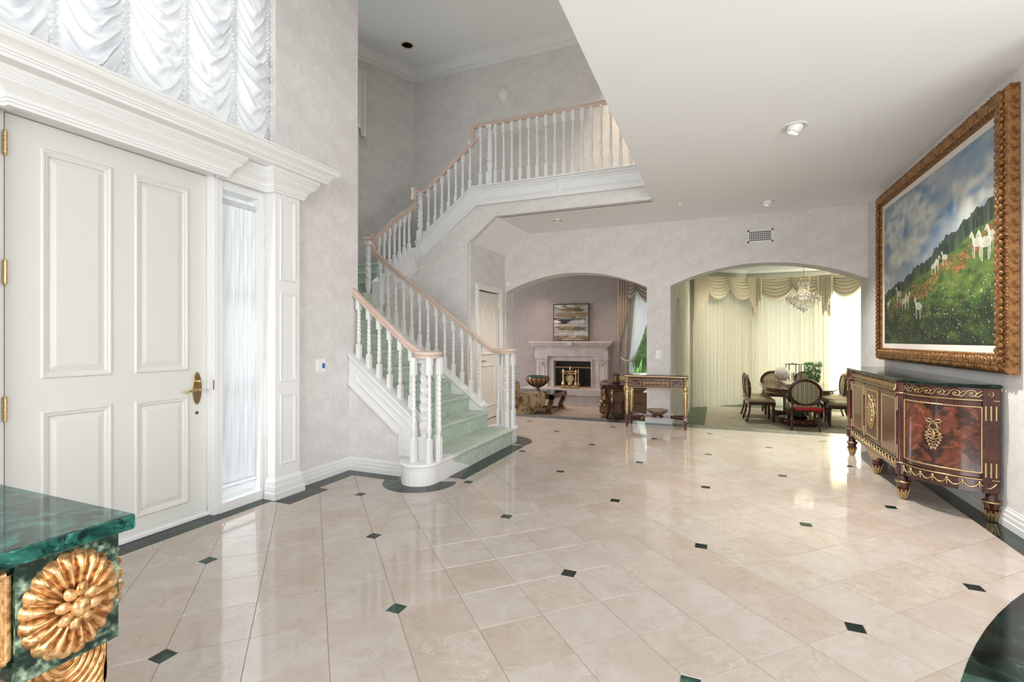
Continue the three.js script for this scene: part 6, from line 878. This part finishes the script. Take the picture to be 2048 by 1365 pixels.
  const tray = thing('table_runner_box', 'long pale wooden tray in the middle of the dining table', 'tray', [1.6, ty, -12.4]); obj('tray', [rbx(-0.24, 0, -0.5, 0.24, 0.06, 0.5, 0.01)], std({ color: rgb(0.5, 0.46, 0.42), roughness: 0.6 }), tray);
  const gb = thing('white_globe', 'round white decorative globe on the dining table', 'globe', [1.4, ty, -13.05]); obj('stand', lathe([[0.001, 0], [0.07, 0], [0.02, 0.02], [0.015, 0.05], [0.001, 0.055]], 16), M.brass, gb); obj('ball', at(new THREE.SphereGeometry(0.165, 28, 20), 0, 0.21, 0), metre(std({ map: tex(128, 64, (u, v) => { const a = fbm(u, v, 4, 4); return a > 0.52 ? [0.82, 0.81, 0.79] : [0.68, 0.67, 0.66]; }), roughness: 0.4 }), 1), gb);
  [[1.66, -13.45, 'thin black lantern frame next to the white globe'], [1.98, -13.45, 'thin black lantern frame behind the trailing plant']].forEach(([x, z, label]) => { const l = thing('lantern', label, 'lantern', [x, ty, z], 0.2, 'lanterns on the dining table'), w = 0.11, H = 0.42; for (const a of [-w, w]) for (const b of [-w, w]) obj('post', bx(a - 0.007, 0.0, b - 0.007, a + 0.007, H, b + 0.007), M.black, l); for (const h of [0.008, H]) obj('ring', [bx(-w, h - 0.007, -w - 0.007, w, h + 0.007, -w + 0.007), bx(-w, h - 0.007, w - 0.007, w, h + 0.007, w + 0.007), bx(-w - 0.007, h - 0.007, -w, -w + 0.007, h + 0.007, w), bx(w - 0.007, h - 0.007, -w, w + 0.007, h + 0.007, w)], M.black, l); obj('handle', tube([V(-0.03, H, 0), V(0, H + 0.04, 0), V(0.03, H, 0)], 0.005, 6, 10), M.black, l); obj('candle', cyl(0.03, 0.03, 0.012, 0.16, 14), M.whiteSatin, l); });
  [[1.58, -12.75, 'clear wine glass on the tray nearest the globe'], [1.7, -12.72, 'clear wine glass in the middle of the tray'], [1.78, -12.66, 'clear wine glass on the tray nearest the trailing plant']].forEach(([x, z, label]) => { const g = thing('wine_glass', label, 'glass', [x, ty + 0.061, z], 0, 'wine glasses on the tray'); obj('bowl', lathe([[0.001, 0.09], [0.025, 0.1], [0.038, 0.14], [0.032, 0.2], [0.03, 0.2], [0.035, 0.14], [0.022, 0.103], [0.001, 0.095]], 18), M.tableGlass, g); obj('stem', lathe([[0.001, 0], [0.034, 0], [0.03, 0.004], [0.005, 0.01], [0.004, 0.09], [0.001, 0.09]], 14), M.tableGlass, g); });
  const pl = thing('trailing_plant', 'green trailing plant spilling from a tall stand on the dining table', 'plant', [2.0, ty, -12.92]); obj('stand', [lathe([[0.001, 0], [0.08, 0], [0.08, 0.015], [0.02, 0.03], [0.015, 0.3], [0.06, 0.33], [0.08, 0.42], [0.001, 0.42]], 18)], M.plastic, pl);
  const lf = []; for (let k = 0; k < 360; k++) { const a = rr(0, 2 * PI), u = rnd(), r = 0.06 + 0.09 * Math.pow(rnd(), 0.5), h = 0.46 - 0.42 * u + (u < 0.25 ? 0.06 * rnd() : 0); lf.push(new THREE.SphereGeometry(0.02, 5, 3).scale(1.5, 0.3, 0.8).rotateZ(-0.9).rotateY(-a).translate(r * C(a) * (1.25 - 0.35 * u), h, r * S(a) * (1.25 - 0.35 * u))); } const fo = obj('foliage', lf, M.leaf, pl); fo.userData.kind = 'stuff';
  // chandelier
  const c = thing('chandelier', 'tiered crystal chandelier hanging over the dining table', 'chandelier', [1.77, 1.9, -12.57]); obj('rod', [cyl(0.006, 0.006, 0.76, 1.28, 8), cyl(0.05, 0.05, 1.27, 1.3, 16)], M.brass, c); obj('frame', [[0.35, 0.3], [0.24, 0.2], [0.12, 0.66], [0.1, 0.48], [0.12, 0.38]].map(([r, h]) => at(new THREE.TorusGeometry(r, 0.006, 5, 36).rotateX(PI / 2), 0, h, 0)), M.brass, c); obj('canopy', lathe([[0.001, 0.78], [0.06, 0.77], [0.12, 0.74], [0.13, 0.72], [0.001, 0.72]], 20), M.brass, c);
  const drop = new THREE.OctahedronGeometry(0.016, 0), tiers = [[0.34, 0.3, 44, 0.05], [0.3, 0.25, 40, 0.05], [0.25, 0.2, 34, 0.05], [0.19, 0.14, 28, 0.04], [0.13, 0.09, 20, 0.03], [0.07, 0.05, 12, 0.02], [0.02, 0.02, 4, 0.01], [0.2, 0.31, 28, 0.04], [0.27, 0.32, 36, 0.04], [0.13, 0.7, 22, 0.03], [0.11, 0.65, 18, 0.03], [0.1, 0.58, 16, 0.03], [0.09, 0.52, 14, 0.03], [0.1, 0.46, 14, 0.03], [0.11, 0.4, 16, 0.03], [0.12, 0.35, 18, 0.03]];
  tiers.forEach(([r, h, n, j]) => { const L = []; for (let k = 0; k < n; k++) for (const o of [0, -0.035]) { const a = k / n * 2 * PI + o * 3; L.push(drop.clone().scale(rr(0.8, 1.15), rr(1.1, 1.7), rr(0.8, 1.15)).rotateY(rr(0, 3)).translate((r + rr(-0.01, 0.01)) * C(a), h + o + rr(-0.008, 0.008), (r + rr(-0.01, 0.01)) * S(a))); } const m = obj('crystal_tier', L, M.crystal, c); m.userData.kind = 'stuff'; });
  for (let k = 0; k < 6; k++) { const a = k / 6 * 2 * PI; obj('bulb', at(new THREE.SphereGeometry(0.014, 8, 6).scale(1, 2, 1), 0.19 * C(a), 0.37, 0.19 * S(a)), M.bulbGlow, c); }
  const pt = new THREE.PointLight(new THREE.Color(1, 0.85, 0.65), 0.3); pt.name = 'chandelier_glow'; pt.position.set(1.77, 2.3, -12.57); pt.shadow.radius = 9; scene.add(pt);
  for (const [x, z, label] of [[0.55, -12.6, 'unseen fill light added over the curtain side of the dining table'], [2.9, -12.6, 'unseen fill light added over the far side of the dining table']]) { const l = thingW('dining_fill_spot', label, 'ceiling light', [x, 3.2, z]); obj('trim_ring', at(lathe([[0.001, -0.004], [0.07, -0.004], [0.09, -0.008], [0.1, 0]], 24), x, 3.2, z), M.lampGlow, l); spotLamp(x, 3.17, z, x, 0, z - 0.5, [1, 0.9, 0.74], 12, 1.15, 3, 0.8); }  // unseen ceiling lamps added to brighten the swags and carpet
  // seen through the small arch: wicker disc and plant on a sideboard table in the living room
  const w = thing('hall_table', 'narrow wooden table seen through the small arch', 'table', [-1.2, y, -10.3]); obj('top', rbx(-0.15, 0.72, -0.5, 0.15, 0.76, 0.5, 0.005), M.walnut, w); for (const a of [-0.12, 0.12]) for (const b of [-0.45, 0.45]) obj('leg', rbx(a - 0.02, 0, b - 0.02, a + 0.02, 0.72, b + 0.02, 0.004), M.walnut, w);
  const dsk = thing('wicker_disc', 'round brown wooden disc seen through the small arch', 'ornament', [-1.09, y + 0.76, -10.35]); obj('disc', [at(cyl(0.2, 0.2, -0.02, 0.02, 36).rotateX(PI / 2).rotateY(0.25), 0, 0.78, 0)], metre(std({ map: oakTex, roughness: 0.6 }), 3), dsk); obj('stand', [lathe([[0.001, 0], [0.09, 0], [0.09, 0.02], [0.02, 0.04], [0.015, 0.54], [0.001, 0.54]], 14)], M.walnut, dsk);
  const pp = thing('potted_fern', 'dark leafy plant below the round disc in the small arch', 'plant', [-1.12, y + 0.76, -10.02]); obj('pot', lathe([[0.001, 0], [0.05, 0], [0.065, 0.09], [0.001, 0.085]], 14), M.walnut, pp); const pf = []; for (let k = 0; k < 70; k++) { const a = rr(0, 2 * PI), r = rr(0.02, 0.12); pf.push(new THREE.SphereGeometry(0.024, 5, 3).scale(1.6, 0.3, 0.8).rotateZ(rr(-1, 0.4)).rotateY(-a).translate(r * C(a), 0.1 + rr(0, 0.32) * (1 - r * 4), r * S(a))); } const fo2 = obj('foliage', pf, M.leaf, pp); fo2.userData.kind = 'stuff';
}
{ // stairwell window dressing
  const d = thingW('stairwell_curtain', 'pale grey drape with a swag tail at the stairwell window edge', 'curtain', [-5.6, 2.5, -6.6]), q = (t, o) => [-5.16 - 0.394 * t + 0.919 * o, -7.65 + 0.919 * t + 0.394 * o];
  obj('tail', jabotGeo(q(1.02, 0.05), q(1.4, 0.05), 5.75, 1.2, 0.7, 1, 4), M.tailCloth, d); obj('drape', pleats(q(1.14, 0.06), q(1.5, 0.06), 2.46, 5.7, 6, 0.025), M.tailCloth, d);
  const w = structW('window_9', 'tall stairwell window'); delete w.userData0; w.position.set(-5.16, 0, ZA); w.rotation.y = Math.atan2(-0.919, -0.394); obj('frame', [bx(1.35, 3, 0.08, 1.41, 5.6, 0.14), bx(2.69, 3, 0.08, 2.75, 5.6, 0.14), bx(1.35, 5.54, 0.08, 2.75, 5.6, 0.14), bx(1.35, 3, 0.08, 2.75, 3.06, 0.14)], M.white, w); obj('pane', bx(1.41, 3.06, 0.108, 2.69, 5.54, 0.112), M.glass, w);
}
// ---------------------------------------------------------------- shadows and hand-over
scene.traverse((o) => { if (o.isMesh) { o.castShadow = true; o.receiveShadow = true; } if (o.isLight && o.shadow) o.castShadow = true; });
renderer.render(scene, camera);
